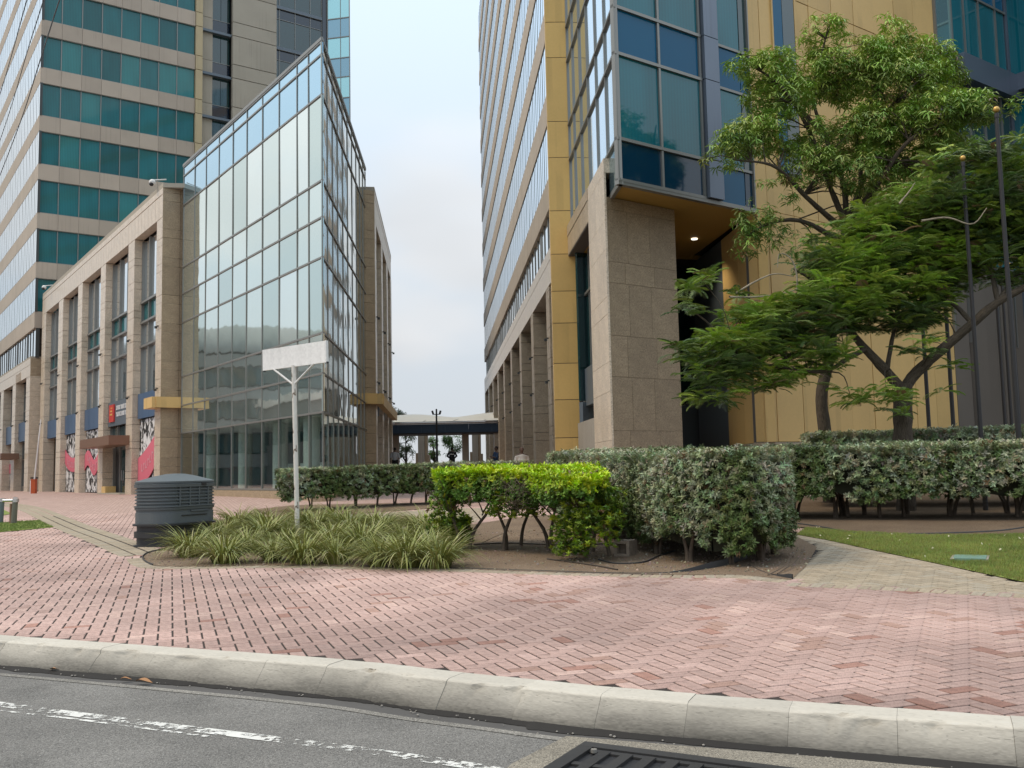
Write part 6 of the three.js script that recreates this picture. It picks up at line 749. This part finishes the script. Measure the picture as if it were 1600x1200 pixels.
{ // overhead cables and roof cameras
  const cable = (l, r, label) => { const m = new THREE.Mesh(taper(l.map(([x, y, Z]) => P(...at(x, y, Z))), r, r, 40, 6), M.black); m.name = numbered('overhead_cable'); m.castShadow = true; scene.add(m); tag(m, label, 'cable'); };
  cable([[125, -90, 12], [93, 0, 14], [60, 103, 18], [32, 190, 23], [-30, 350, 34]], 0.0105, 'black overhead cable crossing the tower corner, rightmost of three'); cable([[95, -90, 12], [68, 0, 14], [44, 76, 18], [10, 190, 25], [-40, 330, 36]], 0.0085, 'black overhead cable, middle of three at upper left'); cable([[70, -90, 12], [42, 0, 14], [21, 76, 18], [-4, 160, 24], [-50, 300, 36]], 0.0085, 'black overhead cable, leftmost of three at upper left');
  const cam = (x, y, Z, label) => { const [X, Y] = at(x, y, Z), t = thing('security_camera', label, 'camera', X, Y - 0.2, Z), d = new THREE.SphereGeometry(0.17, 14, 10); d.translate(X, Y, -Z); part(t, 'dome', d, M.white); const lens = new THREE.SphereGeometry(0.12, 12, 8); lens.translate(X - 0.02, Y - 0.1, -Z + 0.06); part(t, 'lens', lens, M.black); part(t, 'arm', bar(P(X, Y + 0.12, Z), P(X + 0.65, Y + 0.22, Z + 0.25), 0.035), M.white); };
  cam(238, 285, 49.2, 'white dome camera on the roof corner above the hall pier'); cam(69, 449, 74, 'white dome camera at the far left end of the hall roof');
}
{ // across the way: seen only as reflections in the prow
  const X = -74, Z = 83, t = thing('round_office', 'round pale office block mirrored in the lower panes of the glass prow', 'building', X, 0.5, Z), y0 = 0.5; for (let k = 0; k < 4; k++) { const a = new THREE.CylinderGeometry(17, 17, 1.3, 48), b = new THREE.CylinderGeometry(16.6, 16.6, 1.9, 48); a.translate(X, y0 + 2.6 + k * 3.4, -Z); b.translate(X, y0 + 0.95 + k * 3.4, -Z); part(t, 'wall_band', a, M.cityGrey); part(t, 'window_band', b, M.tealDark); } const d = new THREE.SphereGeometry(16.6, 40, 10, 0, 6.283, 0, 1.57); d.scale(1, 0.28, 1); d.translate(X, y0 + 13.7, -Z); part(t, 'roof', d, M.cityGrey);
  const F = new Face(-62, 58, -35, -90), b = thing('low_shop_block', 'low shop block with dark windows mirrored in the ground panes of the glass prow', 'building', -62, 0.5, 58); part(b, 'wall', F.box(-14, 14, 0.5, 8.5, -10, 0), M.cityGrey); for (let i = 0; i < 9; i++) part(b, 'window', F.box(-13 + i * 3, -10.8 + i * 3, 4.5, 7, -10.02, -10.004), M.tealDark); part(b, 'parapet', F.box(-14.2, 14.2, 8.51, 9.2, -10.2, 0.2), M.white);
}
// ------------------------------------------------------------------ people
function sdfMesh(fn, lo, size, res) { const mc = new MarchingCubes(res, new THREE.MeshBasicMaterial(), false, false, 60000), h = res / 2; mc.isolation = 0; const B = 4, cs = size / res, P1 = (q, i) => lo[q] + ((i - h) / h + 1) / 2 * size;
  for (let K = 0; K < res; K += B) for (let J = 0; J < res; J += B) for (let I = 0; I < res; I += B) { const dc = fn(P1(0, I + 1.5), P1(1, J + 1.5), P1(2, K + 1.5)), far = Math.abs(dc) > cs * 6.5; for (let k = K; k < Math.min(res, K + B); k++) for (let j = J; j < Math.min(res, J + B); j++) for (let i = I; i < Math.min(res, I + B); i++) { const e = i < 2 || j < 2 || k < 2 || i > res - 3 || j > res - 3 || k > res - 3; mc.field[k * res * res + j * res + i] = e ? -1 : far ? -dc : -fn(P1(0, i), P1(1, j), P1(2, k)); } }
  mc.update(); const n = mc.count, p = new Float32Array(n * 3); for (let i = 0; i < n; i++) for (let q = 0; q < 3; q++) p[i * 3 + q] = lo[q] + (mc.positionArray[i * 3 + q] + 1) / 2 * size; const g = new THREE.BufferGeometry(); g.setAttribute('position', new THREE.BufferAttribute(p, 3)); const m = mergeVertices(g, 1e-4); m.computeVertexNormals(); m.setAttribute('uv', new THREE.Float32BufferAttribute(new Float32Array(m.attributes.position.count * 2), 2)); return m; }
function capsule(x, y, z, a, b, ra, rb) { const ax = b[0] - a[0], ay = b[1] - a[1], az = b[2] - a[2], px = x - a[0], py = y - a[1], pz = z - a[2], t = clamp((px * ax + py * ay + pz * az) / (ax * ax + ay * ay + az * az), 0, 1); return Math.hypot(px - ax * t, py - ay * t, pz - az * t) - (ra + (rb - ra) * t); }
const smin = (a, b, k) => { const h = clamp(0.5 + 0.5 * (b - a) / k, 0, 1); return b + (a - b) * h - k * h * (1 - h); };
function person(label, X, gy, Z, turn, H, pose, colors) {
  const t = thing('person', label, 'person', X, gy, Z), s = H / 1.75, A = pose.arms, limb = { legL: [[-0.1, 0.92, 0], [-0.11, 0.5, 0.02], [-0.12, 0.09, -0.02]], legR: [[0.1, 0.92, 0], [0.11, 0.5, 0.03], [0.12, 0.09, 0.0]], armL: [[-0.2, 1.42, 0], A[0], A[1]], armR: [[0.2, 1.42, 0], A[2], A[3]] };
  const torso = (x, y, z, o) => { let d = capsule(x, y, z * 1.35, [0, 0.98, 0], [0, 1.18, 0], 0.155 + o, 0.15 + o); d = smin(d, capsule(x, y, z * 1.3, [0, 1.2, 0], [0, 1.38, 0], 0.155 + o, 0.15 + o), 0.08); return smin(d, capsule(x, y, z, [-0.15, 1.42, 0], [0.15, 1.42, 0], 0.07 + o, 0.07 + o), 0.07); };
  const arm = (x, y, z, l, o, end = 1) => { const e = l[2].map((v, i) => l[1][i] + (v - l[1][i]) * end); return smin(capsule(x, y, z, l[0], l[1], 0.055 + o, 0.045 + o), capsule(x, y, z, l[1], e, 0.044 + o, 0.034 + o), 0.02); };
  const leg = (x, y, z, l, o) => smin(capsule(x, y, z, l[0], l[1], 0.088 + o, 0.06 + o), capsule(x, y, z, l[1], l[2], 0.058 + o, 0.042 + o), 0.03);
  const hand = (x, y, z, l) => { const d = l[2].map((v, i) => v - l[1][i]), n = Math.hypot(...d), u = d.map((v) => v / n), w = l[2]; let r = capsule(x, y, z, w, w.map((v, i) => v + u[i] * 0.08), 0.034, 0.034); for (let f = -1.5; f <= 1.5; f++) r = Math.min(r, capsule(x, y, z, [w[0] + u[0] * 0.08, w[1] + u[1] * 0.08, w[2] + u[2] * 0.08 + f * 0.02], [w[0] + u[0] * 0.165, w[1] + u[1] * 0.165, w[2] + u[2] * 0.165 + f * 0.022 + 0.01], 0.0095, 0.008)); return Math.min(r, capsule(x, y, z, [w[0] + u[0] * 0.03, w[1] + u[1] * 0.03, w[2] + 0.03], [w[0] + u[0] * 0.09, w[1] + u[1] * 0.09, w[2] + 0.065], 0.011, 0.009)); };
  const head = (x, y, z) => { let d = Math.hypot(x / 0.076, (y - 1.655) / 0.098, (z - 0.005) / 0.094) * 0.085 - 0.085; d = smin(d, capsule(x, y, z, [0, 1.585, 0.035], [0, 1.60, 0.05], 0.048, 0.045), 0.03); d = Math.min(d, capsule(x, y, z, [0, 1.655, 0.094], [0, 1.625, 0.108], 0.010, 0.014)); for (const k of [-1, 1]) d = Math.min(d, capsule(x, y, z, [k * 0.078, 1.63, 0], [k * 0.081, 1.67, -0.008], 0.014, 0.017)); return smin(d, capsule(x, y, z, [0, 1.42, -0.01], [0, 1.57, 0.0], 0.058, 0.054), 0.03); };
  const body = (x, y, z) => { let d = torso(x, y, z, -0.012); for (const k of ['legL', 'legR']) d = smin(d, leg(x, y, z, limb[k], -0.012), 0.04); for (const k of ['armL', 'armR']) { d = smin(d, arm(x, y, z, limb[k], -0.008), 0.03); d = Math.min(d, hand(x, y, z, limb[k])); } return smin(d, head(x, y, z), 0.03); };
  const shirt = (x, y, z) => { let d = torso(x, y, z, 0.012); for (const k of ['armL', 'armR']) d = smin(d, arm(x, y, z, limb[k], 0.012, pose.sleeve ?? 0.02), 0.03); return Math.max(d, 0.93 - y, y - 1.475 + Math.abs(x) * 0.25); };
  const trousers = (x, y, z) => { let d = capsule(x, y, z * 1.25, [0, 0.9, 0], [0, 1.0, 0], 0.16, 0.15); for (const k of ['legL', 'legR']) d = smin(d, leg(x, y, z, limb[k], 0.014), 0.04); return Math.max(d, y - 1.0); };
  const shoes = (x, y, z) => Math.max(Math.min(capsule(x, y, z, [-0.12, 0.04, -0.05], [-0.13, 0.035, 0.15], 0.05, 0.04), capsule(x, y, z, [0.12, 0.04, -0.05], [0.13, 0.035, 0.16], 0.05, 0.04)), -y);
  const hair = (x, y, z) => Math.max(Math.hypot(x / 0.082, (y - 1.665) / 0.102, (z + 0.004) / 0.10) * 0.09 - 0.09, -(y - 1.655 + z * -0.55));
  const add = (n, f, lo, size, res, m, par = t) => { const g = sdfMesh(f, lo, size, res); g.scale(s, s, s); g.rotateY(turn); if (pose.lean) g.rotateZ(pose.lean); g.translate(X, gy, -Z); return part(par, n, g, m); };
  const skin = sm({ color: lin(...colors.skin), roughness: 0.6 }), b = add('body', body, [-0.95, -0.05, -0.95], 1.9, 112, skin);
  add('shirt', shirt, [-0.6, 0.75, -0.6], 1.2, 64, sm({ color: lin(...colors.shirt), roughness: 0.9 })); add('trousers', trousers, [-0.6, 0.0, -0.6], 1.2, 64, sm({ color: lin(...colors.trousers), roughness: 0.9 })); add('shoes', shoes, [-0.3, -0.05, -0.25], 0.6, 40, M.black); if (colors.hair) add('hair', hair, [-0.16, 1.5, -0.16], 0.32, 36, sm({ color: lin(...colors.hair), roughness: 0.9 }));
  for (const k of [-1, 1]) { const e = new THREE.SphereGeometry(0.011, 8, 6); e.translate(k * 0.03, 1.662, 0.083); e.scale(s, s, s); e.rotateY(turn); if (pose.lean) e.rotateZ(pose.lean); e.translate(X, gy, -Z); part(t, 'eye', e, M.black); }
  if (pose.stripe) { const g = bx(0.26, 0.05, 0.01); g.translate(0, 1.30, -0.142); g.scale(s, s, s); g.rotateY(turn); g.translate(X, gy, -Z); part(t, 'back_stripe', g, M.white); }
  return t;
}
const hang = [[-0.27, 1.15, -0.02], [-0.27, 0.92, 0.06], [0.27, 1.15, -0.02], [0.27, 0.92, 0.06]];
const footY = (x, yHead, Z, H) => at(x, yHead, Z)[1] - H;
{ const pz = (label, x, yh, Z, turn, H, pose, col) => { const gy = footY(x, yh, Z, H), X = at(x, yh, Z)[0]; if (gy > G(X, Z) + 0.25) { const st = new THREE.Mesh(bx(2.6, gy - 0.4, 2.6), M.precastGrey); st.name = numbered('terrace_step'); st.position.copy(P(X, 0.4 + (gy - 0.4) / 2, Z)); st.castShadow = st.receiveShadow = true; st.userData.kind = 'structure'; scene.add(st); } person(label, X, gy, Z, turn, H, pose, col); };
  pz('man in pale grey shirt and black trousers seen from behind by the left building', 617, 699.5, 60, Math.PI, 1.74, { arms: hang }, { skin: [0.10, 0.055, 0.035], shirt: [0.40, 0.41, 0.43], trousers: [0.012, 0.012, 0.014], hair: [0.01, 0.01, 0.01] });
  pz('person in dark clothes with a pale stripe across the back under the weeping tree', 706, 699, 62, Math.PI, 1.74, { arms: [[-0.3, 1.18, 0], [-0.16, 1.05, 0.2], [0.3, 1.18, 0], [0.16, 1.05, 0.2]], stripe: true, sleeve: 0.9 }, { skin: [0.08, 0.045, 0.03], shirt: [0.014, 0.016, 0.018], trousers: [0.012, 0.012, 0.014], hair: [0.01, 0.01, 0.01] });
  pz('man in blue shirt with folded arms leaning by the arcade columns', 772.5, 697.5, 50, -1.2, 1.76, { arms: [[-0.29, 1.16, 0.06], [0.06, 1.14, 0.22], [0.29, 1.16, 0.06], [-0.06, 1.2, 0.22]], lean: -0.06 }, { skin: [0.10, 0.055, 0.035], shirt: [0.035, 0.065, 0.13], trousers: [0.025, 0.045, 0.10], hair: [0.01, 0.01, 0.01] });
  pz('bald man in cream shirt walking behind the golden hedge', 815, 698.5, 37, 0.25, 1.76, { arms: hang }, { skin: [0.13, 0.07, 0.045], shirt: [0.66, 0.60, 0.52], trousers: [0.05, 0.05, 0.055] });
}

renderer.render(scene, camera);
